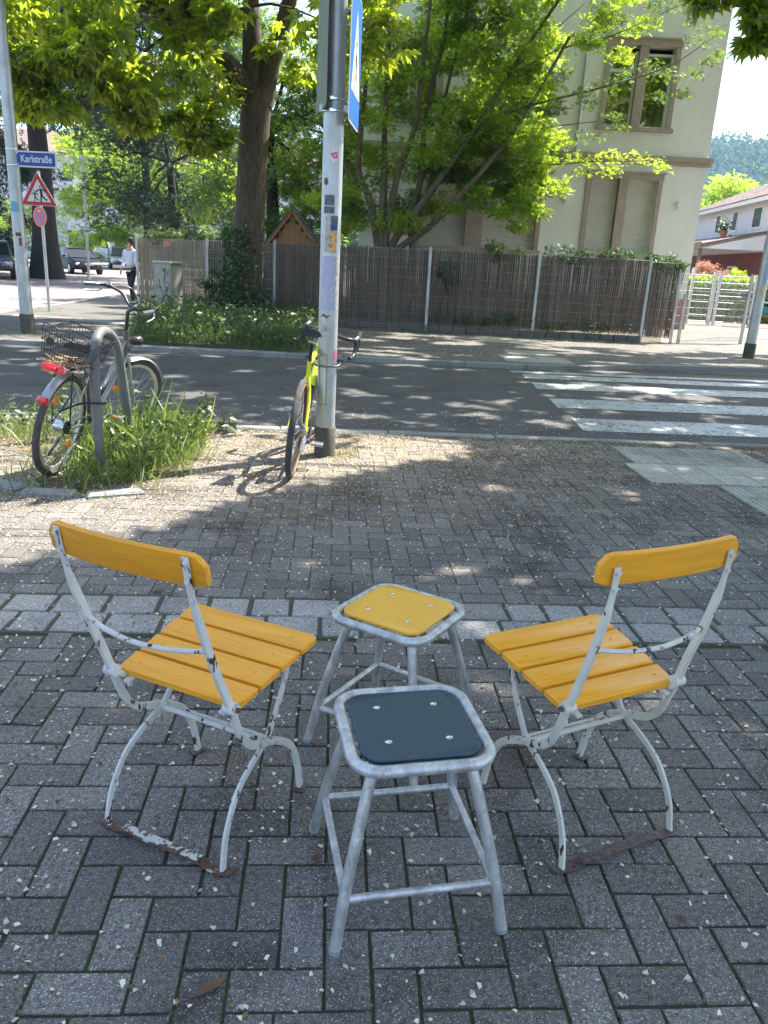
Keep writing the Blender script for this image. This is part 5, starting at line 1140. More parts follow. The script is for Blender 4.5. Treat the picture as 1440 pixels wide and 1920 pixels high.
# ---------------------------------------------------------------- parked cars (local x = forwards)
def car(name, label, loc, rz, paint, L=4.5, W=1.8, H=1.45, suv=False):
    t = thing(name, label, 'car', loc, rz, 'cars parked down the side street')
    zb = .32 if not suv else .40; zw = .92 if not suv else 1.02; hl = L/2
    def sec(x, w, z0, z1, r=.08): return [Vector((x, y, z)) for y, z in ((-w+r, z0), (w-r, z0), (w, z0+r), (w, z1-r*1.6), (w-r*1.3, z1), (-w+r*1.3, z1), (-w, z1-r*1.6), (-w, z0+r))]
    w = W/2; st_ = [(-hl, w*.80, zb+.12, zw-.08), (-hl+.12, w*.94, zb, zw+.02), (-hl+.9, w, zb-.08, zw+.03), (0, w, zb-.10, zw), (hl-1.2, w, zb-.08, zw-.03), (hl-.45, w*.95, zb-.04, zw-.13), (hl-.10, w*.84, zb, zw-.26), (hl, w*.72, zb+.06, zw-.36)]
    obj('body', MB().loft([sec(*s) for s in st_]), paint, t, True)
    gh = [(-hl+(.25 if suv else .7), w*.80, zw-.02, zw+.05), (-hl+(.6 if suv else 1.25), w*.74, zw-.02, H-.04), (-.1, w*.76, zw-.02, H), (.35, w*.74, zw-.02, H-.05), (1.15 if not suv else 1.0, w*.82, zw-.05, zw+.0)]
    obj('cabin_glass', MB().loft([[Vector((x, y, z)) for y, z in ((-w*.93, z0), (w*.93, z0), (ww, z1), (-ww, z1))] for x, ww, z0, z1 in gh]), M['carglass'], t)
    r_ = MB().loft([[Vector((x, y, z)) for y, z in ((-ww, H-.045+dz), (ww, H-.045+dz), (ww*.9, H+.012+dz), (-ww*.9, H+.012+dz))] for x, ww, dz in ((-hl+(.55 if suv else 1.2), w*.75, -.03), (-.1, w*.78, .0), (.4, w*.76, -.04))]); obj('roof', r_, paint, t, True)
    for sy in (-1, 1):
        for x in (-hl+.78, hl-.88):
            wq = sub('wheel', t); obj('tyre', MB().tube([(x, sy*(w-.20), .33), (x, sy*(w+.01), .33)], .33, 22), M['black'], wq, True); obj('rim', MB().tube([(x, sy*(w-.02), .33), (x, sy*(w+.022), .33)], [.22, .20], 16), M['silver'], wq, True)
        obj('headlight', MB().box((hl-.12, sy*w*.66, zw-.34), (.16, .34, .13), Matrix.Rotation(R(-sy*18), 3, 'Z'), ch=.03), M['lampglass'], t); obj('tail_light', MB().box((-hl+.04, sy*w*.7, zw-.16), (.1, .3, .16), ch=.02), M['redglass'], t)
        obj('mirror', MB().box((.75, sy*(w+.09), zw+.06), (.10, .18, .12), ch=.03), paint, t)
        obj('pillar', MB().bar([(.40, sy*w*.76, H-.03), (1.12 if not suv else .98, sy*w*.86, zw)], [(.05, .04)]*2, (0, 1, 0)), paint, t)
    obj('grille', MB().box((hl-.01, 0, zw-.42), (.05, .8, .16), ch=.01), M['blackm'], t); obj('lower_grille', MB().box((hl-.02, 0, zb+.10), (.06, 1.2, .14), ch=.01), M['blackm'], t)
    obj('number_plate', MB().box((hl+.025, 0, zb+.26), (.02, .52, .11)), M['signwhite'], t); return t
car('parked_car', 'black saloon parked nose outwards beyond the round sign post', (-19.0, 48.2, -.06), R(-52), M['carblack'])
car('parked_car', 'silver off-road car facing the camera beside the walking person', (-21.2, 62.5, -.06), R(-70), M['carsilver'], 4.5, 1.85, 1.66, True)
car('parked_car', 'dark grey estate cut by the left edge of the picture', (-18.3, 36.6, -.06), R(-65), M['greyframe'], 4.4, 1.8, 1.62, True)

# ---------------------------------------------------------------- pedestrian at the fence corner, walking away
pw = thing('person', 'walking person in pale blue shirt and black trousers half hidden by the fence corner', 'person', (-7.42, 22.6, 0))
def skinbody(name, joints, edges, m, parent, sub_=2):
    me = bpy.data.meshes.new(name); me.from_pydata([j[0] for j in joints], edges, []); o = bpy.data.objects.new(name, me); COL.objects.link(o)
    md = o.modifiers.new('skin', 'SKIN'); md.use_smooth_shade = True
    for i, j in enumerate(joints): me.skin_vertices[0].data[i].radius = j[1] if isinstance(j[1], tuple) else (j[1], j[1])
    me.skin_vertices[0].data[0].use_root = True; s2 = o.modifiers.new('sub', 'SUBSURF'); s2.levels = sub_; s2.render_levels = sub_
    bpy.context.view_layer.update(); m2 = bpy.data.meshes.new_from_object(o.evaluated_get(bpy.context.evaluated_depsgraph_get())); bpy.data.objects.remove(o)
    m2.materials.clear(); m2.materials.append(m); m2.polygons.foreach_set('use_smooth', [True]*len(m2.polygons)); return obj(name, m2, None, parent)
# body: head, neck, arms and hands
J = [((0, 0, 1.02), .10), ((0, 0, 1.25), .10), ((0, .0, 1.46), .06), ((0, -.005, 1.54), .052), ((0, -.01, 1.64), (.078, .088)), ((0, -.01, 1.72), .07),
     ((-.19, 0, 1.42), .045), ((-.25, .06, 1.14), .036), ((-.27, -.06, .92), .028), ((-.27, -.09, .84), .03), ((-.265, -.10, .77), .016),
     ((.19, 0, 1.42), .045), ((.25, -.04, 1.14), .036), ((.26, .10, .93), .028), ((.26, .13, .85), .03), ((.26, .15, .78), .016)]
bodyo = skinbody('body', J, [(0, 1), (1, 2), (2, 3), (3, 4), (4, 5), (2, 6), (6, 7), (7, 8), (8, 9), (9, 10), (2, 11), (11, 12), (12, 13), (13, 14), (14, 15)], M['skin'], pw)
skinbody('shirt', [((0, 0, .98), (.15, .12)), ((0, .0, 1.15), (.155, .12)), ((0, 0, 1.38), (.15, .11)), ((0, 0, 1.47), (.08, .07)), ((-.19, 0, 1.43), .066), ((-.25, .06, 1.15), .056), ((-.268, -.05, .95), .046), ((.19, 0, 1.43), .066), ((.25, -.04, 1.15), .056), ((.262, .09, .96), .046)], [(0, 1), (1, 2), (2, 3), (2, 4), (4, 5), (5, 6), (2, 7), (7, 8), (8, 9)], M['shirt'], pw)
skinbody('trousers', [((0, 0, .96), (.16, .12)), ((-.09, .02, .84), .092), ((-.10, .16, .50), .068), ((-.10, .10, .10), .055), ((.09, -.02, .84), .092), ((.10, -.08, .48), .068), ((.10, -.22, .12), .055)], [(0, 1), (1, 2), (2, 3), (0, 4), (4, 5), (5, 6)], M['trousers'], pw)
for x, y in ((-.10, .14), (.10, -.20)): obj('shoe', MB().box((x, y+.03, .045), (.10, .28, .09), ch=.03), M['blackm'], pw, True)
hr = MB().lathe([(.02, -.12), (.085, -.08), (.10, 0), (.085, .07), (.03, .105)], 14, (0, -.028, 1.70)); obj('hair', hr, M['hair'], pw, True)
pw.rotation_euler = (0, 0, R(160))

# ---------------------------------------------------------------- scooter in the yard
sc = thing('motor_scooter', 'dark scooter with teal panels and black top box parked behind the lamp post', 'scooter', (12.3, 27.6, 0), R(-20))
for x in (0, 1.25):
    wq = sub('wheel', sc); obj('tyre', MB().tube([(x+.22*math.cos(a), 0, .27+.22*math.sin(a)) for a in np.linspace(0, 2*math.pi, 24, endpoint=False)], .055, 10, True), M['black'], wq, True); obj('rim', MB().tube([(x, -.03, .27), (x, .03, .27)], .15, 18), M['silver'], wq, True)
def ov(x, w, z0, z1): return [Vector((x, w*math.cos(a), (z0+z1)/2+(z1-z0)/2*math.sin(a))) for a in np.linspace(0, 2*math.pi, 12, endpoint=False)]
obj('rear_body', MB().loft([ov(-.30, .06, .60, .76), ov(-.1, .15, .46, .80), ov(.25, .17, .42, .80), ov(.50, .12, .36, .72), ov(.60, .05, .34, .5)]), M['teal'], sc, True)
obj('seat', MB().loft([ov(-.25, .10, .76, .86), ov(.0, .15, .78, .90), ov(.35, .14, .76, .86), ov(.58, .07, .74, .80)]), M['black'], sc, True)
obj('foot_board', MB().box((.75, 0, .32), (.45, .32, .08), ch=.02), M['blackm'], sc); obj('front_shield', MB().loft([ov(.93, .18, .35, .45), ov(1.0, .22, .50, .90), ov(1.06, .15, .85, 1.02)]), M['teal'], sc, True)
obj('front_mudguard', MB().loft([ov(1.02, .06, .45, .55), ov(1.2, .08, .50, .62), ov(1.42, .06, .42, .52)]), M['blackm'], sc, True); obj('handlebar', MB().tube([(1.0, -.34, 1.02), (1.04, 0, 1.05), (1.0, .34, 1.02)], .02, 8), M['blackm'], sc, True)
for s_ in (-1, 1): obj('mirror', MB().tube([(1.0, s_*.25, 1.02), (1.02, s_*.32, 1.22)], .008, 6).box((1.02, s_*.34, 1.26), (.03, .14, .08), ch=.01), M['blackm'], sc)
obj('top_box', MB().loft([ov(-.62, .12, .95, 1.10), ov(-.56, .22, .90, 1.20), ov(-.30, .24, .90, 1.24), ov(-.14, .12, .92, 1.15)]), M['blackm'], sc, True); obj('box_lid_trim', MB().box((-.36, 0, 1.06), (.46, .44, .02), ch=.006), M['silver'], sc); obj('box_rack', MB().box((-.3, 0, .87), (.4, .16, .03)), M['galv'], sc); obj('tail_light', MB().box((-.31, 0, .68), (.04, .16, .08), ch=.01), M['redglass'], sc); obj('exhaust', MB().tube([(.2, -.18, .28), (-.35, -.20, .36)], .05, 12), M['silver'], sc, True)

# ---------------------------------------------------------------- trees
Yc = 19.25
cl = ellipsoid_clumps((-6.0, 17.6, 8.0), (6.6, 5.6, 4.4), 155, (.6, 1.05), 11, .5)
cl = [c for c in cl if c[2] < 9.2]
cl = [c for c in cl if not (c[0] < -6.9 and c[2] < 4.9) and not (c[0] > -4.6 and c[1] < 18.4 and c[2] < 4.7)]
cl += [(-3.9-rng.uniform(0, 1.3), 18.4+rng.uniform(-.4, .4), 3.6+rng.uniform(0, 1.3), .5) for _ in range(8)]
cl += [(-7.0+rng.uniform(-1.0, 1.6), 16.5+rng.uniform(-1, 1), 3.9+rng.uniform(0, 1.0), .55) for _ in range(14)]
g_ = np.random.default_rng(21)
for _ in range(75):   # unseen clumps added high over the road to shade it
    x, y = g_.uniform(-7, 3.5), g_.uniform(10.5, 16); cl.append((x, y, 3.6+.335*y+g_.uniform(0, 2.2), g_.uniform(.8, 1.2)))
chest = tree('chestnut_tree', 'big horse chestnut with thick dark trunk and ivy at its foot in the grass verge', (-3.55, Yc, 0),
     [(-3.57, Yc, -.1), (-3.55, Yc, 1.0), (-3.52, Yc, 1.9), (-3.44, Yc, 3.2), (-3.36, Yc, 4.4), (-3.30, Yc, 5.0)], (.345, .34), cl, 66, .25, 'palm', M['chestnut'], M['bark'],
     limbs=[([(-3.40, Yc, 4.75), (-3.95, Yc-.2, 5.42), (-4.75, Yc-.5, 5.62), (-5.2, Yc-.7, 6.1), (-5.7, Yc-1, 6.9), (-6.6, Yc-1.5, 8.5)], .27, .10), ([(-4.75, Yc-.5, 5.6), (-4.98, Yc-.5, 6.2), (-5.15, Yc-.4, 6.8), (-5.3, Yc, 8.5)], .15, .07),
            ([(-3.42, Yc, 4.8), (-3.42, Yc, 5.5), (-3.44, Yc, 6.3), (-3.50, Yc+.2, 7.2), (-3.6, Yc+.3, 9)], .27, .12), ([(-3.20, Yc, 4.7), (-3.02, Yc, 5.5), (-2.75, Yc, 6.3), (-2.5, Yc, 7.2), (-2.0, Yc-.4, 8.8)], .24, .11)],
     nb=60, br=.05, fork=(-4.6, Yc-.8, 5.9), flat=.5)
bp_ = [c for c in cl if c[2] < 8.5][::2][:90]; bl_pts = np.concatenate([np.array([c[:3]])+np.array([rng.normal(0, .5), rng.normal(0, .5), rng.normal(.1, .3)])+np.stack([rng.normal(0, .05, 34), rng.normal(0, .05, 34), rng.uniform(-.02, .28, 34)], 1) for c in bp_])
o = scatter('blossom_candles', bl_pts, .05, 'leaf', M['blossom'], chest); o.data.transform(Matrix.Translation((3.55, -Yc, 0)))
# overhanging chestnut on the near side, mostly above the picture: its crown shades the pavement and hangs in at the top right
cl = []; g_ = np.random.default_rng(23)
for _ in range(520):
    x, y = g_.uniform(-2.0, 15), g_.uniform(1.0, 22.0)
    if y > 13 and x < 2.5: continue
    r_ = g_.uniform(.8, 1.25); cl.append((x, y, max(5.4, 2.7+.36*y)+r_*.5+g_.uniform(0, 2.4), r_))
hang = [(2.06, 6.3, 3.36, .09), (2.30, 6.3, 3.40, .13), (2.42, 6.3, 3.27, .12), (2.50, 6.3, 3.12, .09), (2.45, 6.3, 3.42, .16), (2.18, 6.3, 3.46, .12), (2.62, 6.3, 3.2, .15), (2.40, 6.3, 3.10, .05), (2.7, 6.4, 3.5, .2), (2.3, 6.4, 3.65, .2), (1.95, 6.3, 3.5, .12), (2.85, 6.3, 4.05, .28), (3.1, 6.2, 3.8, .28), (3.3, 6.4, 3.95, .30), (3.35, 6.3, 3.65, .22), (3.45, 6.6, 4.1, .35), (3.2, 6.5, 4.15, .35), (2.6, 6.6, 4.35, .3), (3.25, 6.3, 3.45, .14), (.25, 8.6, 4.6, .35), (.5, 8.7, 4.35, .25), (1.5, 8.7, 4.55, .3), (2.0, 8.6, 4.6, .35), (.9, 8.8, 4.75, .35)]
near_t = tree('overhanging_tree', 'chestnut branches hanging into the top right corner above the pavement', (9.3, 8.6, 0), [(9.3, 8.6, -.1), (9.2, 8.6, 2), (9.0, 8.7, 4.2), (8.6, 8.8, 6)], (.36, .26), cl, 78, .27, 'palm', M['chestnut'], M['bark'],
     limbs=[([(8.8, 8.8, 5.2), (7.2, 8.0, 6.3), (5.2, 7.2, 7.0), (2.2, 5.8, 7.4)], .17, .05), ([(8.7, 8.8, 5.6), (8.2, 11.5, 8), (7.5, 14.5, 9.5), (6.5, 17.5, 10.6)], .17, .05), ([(8.8, 8.8, 5.4), (5.5, 10, 7.2), (2.5, 11, 8.0), (0.0, 11.5, 8.4)], .15, .05)], nb=40, br=.05, fork=(8.4, 8.9, 6.3))
o = crown('drooping_leaves', [(a-9.3, b-8.6, c, d) for a, b, c, d in hang], 22, .105, 'palm', M['chestnut'], near_t, .5, .7, False)
tw = MB(); tw.T = Matrix.Translation((-9.3, -8.6, 0))
for pts in ([(5.2, 7.2, 7.0), (4.0, 6.7, 5.2), (3.1, 6.4, 4.1), (2.52, 6.3, 3.5), (2.50, 6.3, 3.06)], [(3.1, 6.4, 4.1), (2.5, 6.3, 3.62), (2.06, 6.3, 3.38)], [(5.2, 7.2, 7.0), (3.6, 6.9, 5.6), (2.8, 6.5, 4.5), (2.6, 6.5, 4.1)], [(2.5, 11, 8), (1.2, 9.6, 6), (.5, 8.8, 4.7)], [(2.5, 11, 8), (2.0, 9.6, 6), (1.9, 8.8, 4.7)]): sp_ = smoothpts(pts, 4); tw.tube(sp_, [.02*(1-.85*i/(len(sp_)-1)) for i in range(len(sp_))], 5)
obj('drooping_twigs', tw, M['bark'], near_t)
# tree with many stems behind the fence, before the house
YS = 21.6
stems = [[(-.48, 1.6), (-.78, 2.94), (-1.12, 3.68), (-1.08, 4.79), (-.99, 6.34), (-1.04, 8.0)], [(-.44, 1.6), (-.46, 3.59), (-.51, 5.18), (-.46, 8.2)], [(-.37, 1.6), (-.12, 3.61), (.23, 4.61), (.35, 5.82), (.5, 8.2)], [(-.26, 1.7), (.67, 3.14), (1.28, 4.05), (1.88, 4.94), (2.56, 6.16), (3.68, 7.9)],
         [(-.16, 1.6), (.72, 2.36), (1.49, 3.18), (2.23, 4.1), (2.99, 5.23), (3.79, 6.79)], [(.4, 1.6), (.28, 2.73), (.5, 3.64), (.52, 5.23), (.87, 6.88), (.88, 8.0)], [(.35, 1.6), (.62, 3.0), (.9, 4.3), (1.0, 5.6), (1.5, 7.9)], [(1.65, 4.6), (1.95, 4.95), (3.18, 5.35), (4.72, 5.78), (6.22, 6.3), (7.2, 6.95)], [(1.9, 3.7), (2.29, 4.1), (3.6, 3.98), (4.67, 4.1), (6.45, 4.2)], [(1.3, 4.1), (2.4, 4.6), (3.8, 4.9), (5.2, 5.1)], [(2.5, 6.0), (3.6, 6.6), (4.8, 6.9), (6.3, 7.6)], [(2.2, 5.6), (3.0, 6.6), (4.2, 7.7)], [(-.9, 3.2), (-1.5, 3.9), (-1.9, 5.5), (-2.1, 7.5)]]
rad = [.13, .15, .12, .12, .10, .12, .08, .045, .028, .03, .035, .03, .05]
lim = []
for i, s_ in enumerate(stems):
    dy = [0, .1, -.2, -.3, -.6, .3, .5, -.5, -.8, -.5, -.4, .2, .3][i]; L = [(x, YS+dy*min(1, k/2), z) for k, (x, z) in enumerate(s_)]
    if i < 7: L = [(.02+x*.3, YS, 0.0) if k < 0 else p for k, (p, x) in enumerate(zip([(-.05+s_[0][0]*.5, YS, 0.05)]+L, [0]*9))]
    lim.append((L, rad[i], .035 if i < 7 else .008))
g_ = np.random.default_rng(77); cl = []
def box_clumps(n, x0, x1, z0, z1, y0, y1, r0, r1):
    return [(g_.uniform(x0, x1), g_.uniform(y0, y1), g_.uniform(z0, z1), g_.uniform(r0, r1)) for _ in range(n)]
cl += box_clumps(90, -2.2, 1.4, 2.4, 9.2, 21.0, 23.4, .35, .7)+box_clumps(82, 1.0, 3.5, 4.2, 9.2, 20.7, 23.0, .35, .65)+box_clumps(46, 1.7, 4.0, 2.9, 5.0, 20.9, 22.5, .3, .5)+box_clumps(30, 3.0, 5.6, 6.4, 9.2, 20.8, 22, .3, .5)
cl += box_clumps(70, -1.5, 7, 9.2, 11.5, 16.8, 20.2, .7, 1.0)  # unseen leaf layer added overhead to shade verge, fence and far pavement
cl += [(1.35, 21, 2.9, .3), (3.0, 20.9, 2.55, .38), (2.5, 20.9, 2.85, .35), (3.4, 21, 2.9, .4), (2.0, 21, 3.3, .35)]
ms = tree('many_stemmed_tree', 'many-stemmed tree with bright backlit leaves fanning out over the fence', (0, YS, 0), [(0, YS, -.1), (-.02, YS, .3), (-.03, YS, .8)], (.42, .30), cl, 130, .125, 'spray', M['lime'], M['bark_grey'], limbs=lim, nb=0, br=.02, fork=(.6, YS, 4.5), flat=.5, tilt=.7)
o = crown('shade_toned_foliage', [(c[0], c[1]-YS, c[2], c[3]) for c in box_clumps(40, -2.2, 1.6, 2.4, 9, 21.4, 23.6, .4, .7)+box_clumps(46, .8, 4.0, 3.6, 9, 21.2, 23.4, .4, .7)], 130, .125, 'spray', M['mid'], ms, .7, .5, False)  # darker leaf material paints shade into part of the crown
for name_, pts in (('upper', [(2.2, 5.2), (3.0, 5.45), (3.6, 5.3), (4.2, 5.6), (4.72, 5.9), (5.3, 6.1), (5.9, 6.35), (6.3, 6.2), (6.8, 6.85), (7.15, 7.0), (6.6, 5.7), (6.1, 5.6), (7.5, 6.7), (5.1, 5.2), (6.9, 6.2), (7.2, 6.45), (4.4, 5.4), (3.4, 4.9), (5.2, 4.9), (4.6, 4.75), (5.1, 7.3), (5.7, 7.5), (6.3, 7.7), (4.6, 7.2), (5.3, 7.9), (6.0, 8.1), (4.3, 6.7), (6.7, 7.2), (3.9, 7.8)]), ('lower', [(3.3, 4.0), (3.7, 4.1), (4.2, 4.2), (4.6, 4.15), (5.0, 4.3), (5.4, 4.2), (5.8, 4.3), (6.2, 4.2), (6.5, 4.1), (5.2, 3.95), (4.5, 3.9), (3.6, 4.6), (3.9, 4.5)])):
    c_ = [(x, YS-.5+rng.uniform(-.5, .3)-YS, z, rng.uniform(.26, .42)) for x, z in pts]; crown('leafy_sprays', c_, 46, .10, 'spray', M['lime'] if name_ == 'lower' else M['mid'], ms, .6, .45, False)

def bgtree(name, label, x, y, h, r_, n, per, sc, kind, lm, tr=.25, z0=2.5, bm='bark_dark', seed=1, group='trees in the background', flat=.55, tilt=.7, nb=10, cz=None):
    cz = (z0+h)/2
    cl = ellipsoid_clumps((x, y, cz), (r_, r_*.8, (h-z0)/2), n, (r_*.2, r_*.36), seed, .45)
    return tree(name, label, (x, y, 0), [(x, y, -.2), (x+.1, y, h*.25), (x-.05, y, h*.55)], (tr, tr*.5), cl, per, sc, kind, lm, M[bm], nb=nb, br=tr*.25, flat=flat, tilt=tilt, mask=False, group=group)
bgtree('yew_tree', 'dark green dense tree behind the fence left of the chestnut trunk', -9.9, 36, 9.2, 3.7, 95, 130, .17, 'spray', M['dark'], .3, .6, seed=2)
bgtree('yew_tree', 'dark bluish tree behind the playhouse and chestnut trunk', -4.3, 27.5, 9.5, 2.9, 80, 120, .17, 'spray', M['mid'], .3, 1.0, seed=3)
bgtree('maple_tree', 'bright green tree rising behind the playhouse', -2.2, 27.5, 9.5, 2.7, 80, 120, .16, 'spray', M['lime'], .2, 1.4, seed=4)
bgtree('maple_tree', 'mid green tree directly behind the fanning stems', .4, 30, 9.5, 2.8, 60, 120, .18, 'spray', M['lime'], .2, 1.5, seed=41)
bgtree('linden_tree', 'tall leafy tree over the side street behind the parked cars', -13.5, 44, 16, 6.5, 110, 110, .34, 'spray', M['mid'], .3, 6.0, seed=5)
bgtree('ash_tree', 'light green loose tree beyond the far street lamp', -18.0, 66, 11, 5.2, 90, 95, .34, 'spray', M['lime'], .25, 2.6, seed=6)
bgtree('ash_tree', 'pale green tree at the far end of the side street', -24.5, 74, 13, 6.2, 80, 95, .40, 'spray', M['lime'], .25, 3.0, seed=7)
bgtree('ash_tree', 'leafy tree behind the silver off-road car', -15.0, 72, 11, 5.0, 80, 90, .36, 'spray', M['mid'], .25, 2.0, seed=8)
bt = bgtree('old_street_tree', 'old tree with massive dark trunk left beside the black parked car', -16.7, 38.5, 17, 7.5, 120, 110, .36, 'spray', M['dark'], .62, 6.2, seed=9, nb=16)
bgtree('dark_shrub_tree', 'dark bushy tree cut by the left picture edge', -22.0, 42, 7.5, 4.0, 60, 120, .28, 'spray', M['dark'], .3, .3, seed=10)
for i, (x, y, h, r_, lab) in enumerate(((-23.5, 66, 3.4, 2.6, 'light green garden shrub behind the black parked car'), (-20.2, 70, 3.0, 2.3, 'rounded shrub between the two parked cars'), (-13.6, 60, 2.8, 2.2, 'dense shrub just left of the fence corner'), (-10.5, 52, 3.2, 2.6, 'leafy shrub above the left fence section'), (-31.5, 70, 5, 4.5, 'broad shrub behind the light pole at the far left'))):
    bgtree('garden_shrub', lab, x, y, h, r_, 34, 110, .24, 'spray', M['lime'] if i % 2 == 0 else M['mid'], .06, 0.1, seed=30+i, group='shrubs along the side street', nb=0)
bgtree('sycamore_tree', 'yellow green tree behind the roof of the low white house', 33.5, 86, 11.5, 5.6, 90, 100, .42, 'spray', M['lime'], .3, 2.5, seed=12)
bgtree('sycamore_tree', 'yellow green tree top above the tiled roof at the right edge', 47, 92, 12.2, 5.8, 80, 95, .42, 'spray', M['lime'], .3, 2.5, seed=13)
# photinia, hedge
rb = thing('red_shrub', 'salmon red leaved shrub in the yard beside the house corner', 'shrub', (12.2, 32.3, 0)); obj('stem', MB().tube([(0, 0, 0), (0, 0, 1.4)], .04, 6), M['bark_dark'], rb)
crown('foliage', ellipsoid_clumps((0, 0, 1.55), (.85, .7, .62), 26, (.25, .38), 4), 90, .09, 'spray', M['red_leaf'], rb, .7, .8, False)
rb = thing('green_shrub', 'small yellow green shrub beside the red leaved one', 'shrub', (13.4, 32.2, 0)); obj('stem', MB().tube([(0, 0, 0), (0, 0, 1.0)], .03, 6), M['bark_dark'], rb); crown('foliage', ellipsoid_clumps((0, 0, 1.35), (.55, .5, .5), 16, (.2, .3), 5), 80, .09, 'spray', M['lime'], rb, .7, .8, False)
hd = thing('hedge', 'clipped sunlit green hedge behind the yard gate', 'hedge', (9.6, 30.6, 0)); n = 11000
hp = np.stack([rng.uniform(0, 14, n), rng.normal(0, .06, n), rng.uniform(.05, 1.55, n)], 1); tp_ = rng.random(n) < .3; hp[tp_, 1] = rng.uniform(0, .9, tp_.sum()); hp[tp_, 2] = 1.55+rng.normal(0, .05, tp_.sum())
obj('inner_growth', MB().box((7, .5, .75), (13.8, .8, 1.45)), M['ivy'], hd); scatter('foliage', hp, rng.uniform(.07, .13, n), 'leaf', M['lime'], hd, 1.0)
# ivy on the chestnut foot and shrubs grown over the fence
iv = thing('ivy', 'ivy climbing the foot of the chestnut trunk', 'ivy', (-3.6, Yc-.1, 0)); n = 3000; a = rng.uniform(-math.pi, 0, n); zz = rng.uniform(0, 1, n)**1.5*2.1; w_ = .42+.16*np.exp(-zz)*1.3
keep = (np.cos(a) < .35+rng.normal(0, .3, n)) | (zz < .7)
ip = np.stack([w_*np.cos(a)+rng.normal(0, .03, n), w_*np.sin(a)+rng.normal(0, .03, n)+.1, zz], 1)[keep]; scatter('leaves', ip, rng.uniform(.06, .11, len(ip)), 'leaf', M['ivy'], iv, 1.0)
def overgrowth(label, x0, x1, y, z0, z1, n, sc, m='ivy', name='climbing_shrub', lean=0.0):
    t = thing(name, label, 'climber', ((x0+x1)/2, y, z0)); hx = (x1-x0)/2
    cc = [(rng.uniform(-hx, hx), rng.normal(0, .10), rng.uniform(0, z1-z0), rng.uniform(.12, .24)) for _ in range(n)]
    crown('leaves', cc, 38, sc, 'spray', M[m], t, .8, .7, False); s_ = MB()
    for k in range(4): x = rng.uniform(-hx, hx); obj('stem', MB().tube(smoothpts([(x, .05, -z0+.1), (x+.1, .05, -.4), (x+rng.uniform(-.2, .2), 0, .1)], 3), .010, 5), M['bark_dark'], t)
overgrowth('dark green growth topping the fence below the shuttered double window', 3.4, 5.6, 18.98, 1.75, 1.98, 26, .075)
overgrowth('leafy growth on the fence end beside the house corner', 5.7, 6.65, 19.05, 1.68, 1.92, 14, .085)
overgrowth('light green tuft on the fence right of the first visible post', 2.05, 2.9, 18.95, 1.72, 2.0, 12, .085, 'weed')
overgrowth('creeper hanging in the fence wires right of the middle post', 1.0, 1.35, 18.74, 1.15, 1.6, 7, .06)
overgrowth('creeper low on the fence near the double window', .5, 5.4, 18.72, .22, .45, 24, .06)
overgrowth('green growth along the fence top left of the chestnut', -6.6, -4.2, 21.6, 1.75, 1.98, 20, .09, 'weed')
overgrowth('creeper between the cabinet and the chestnut trunk', -5.0, -3.9, 20.2, .25, 1.1, 24, .08)

# ---------------------------------------------------------------- grass, weeds, litter
def pts_in(poly, n, zf=0.0):
    P = np.array(poly); lo, hi = P.min(0), P.max(0); q = rng.uniform(lo, hi, (n*3, 2)); q = q[in_poly(q[:, 0], q[:, 1], poly)][:n]; return np.concatenate([q, np.full((len(q), 1), zf)], 1)
PIT = [(-1.62, 6.88), (-1.42, 5.7), (-1.62, 5.15), (-1.85, 4.86), (-2.12, 4.86), (-2.18, 5.3), (-2.6, 6.0), (-8, 5.95), (-8, 6.4)]
soil = struct('tree_pit_soil', sheet([(-1.62, 6.92), (-1.40, 5.4), (-1.8, 4.76), (-2.3, 4.7), (-2.6, 5.7), (-8, 5.85), (-8, 6.5)], -.0005), M['soil'])
g1 = pts_in(PIT, 7500)
g1b = pts_in([(-1.5, 7.0), (-1.25, 5.4), (-1.7, 4.6), (-2.4, 4.5), (-2.7, 5.6), (-8, 5.7), (-8, 6.3)], 1500); g1 = np.concatenate([g1, g1b]); d_ = np.hypot((g1[:, 0]+2.0)/.55, (g1[:, 1]-5.9)/1.0); hgt = (.13+.20*np.exp(-d_**2))*rng.uniform(.5, 1.25, len(g1))*np.where(rng.random(len(g1)) < .03, 1.7, 1)
tag(scatter('grass', g1, hgt, 'blade', M['grass'], None, .42), 'tall green grass growing round the bicycle stand', 'grass', kind='stuff')
w1 = pts_in([(-1.5, 6.6), (-1.45, 5.9), (-1.7, 5.2), (-2.1, 5.3), (-2.3, 6.6), (-5, 6.3), (-5, 6.0)], 1500); w1[:, 2] = rng.uniform(.02, .24, len(w1)); tag(scatter('weeds', w1, rng.uniform(.04, .08, len(w1)), 'leaf', M['weed'], None, .8), 'broad leaved weeds in the grass by the bicycle stand', 'weeds', kind='stuff')
def weed(label, x, y, h, n, sc, m='weed'):
    t = thing('weed_plant', label, 'weed', (x, y, 0)); s_ = MB().tube(smoothpts([(0, 0, 0), (.02, 0, h*.5), (.0, .02, h)], 3), .004, 5); obj('stem', s_, M['weed'], t)
    k = np.arange(n); P = np.stack([.01*np.cos(k*2.4), .01*np.sin(k*2.4), h*(.15+.85*k/n)], 1); scatter('leaves', P, sc*(1.15-.6*k/n), 'leaf', M[m], t, .5, yaw=k*2.4)
weed('tall pale weed standing at the road edge right of the bicycle stand', -1.62, 6.75, .36, 26, .10); weed('tall feathery weed behind the red rear light', -2.62, 6.1, .62, 40, .10, 'grass'); weed('low dock plant with pale leaves at the road edge', -1.42, 6.72, .18, 12, .12); weed('broad leaved weed beside the right leg of the stand', -2.05, 6.4, .42, 14, .15, 'grass')
weed('small leafy weed at the near edge of the pit', -1.98, 4.80, .12, 16, .05); weed('little weed at the foot of the rear wheel', -2.22, 4.78, .10, 12, .05)
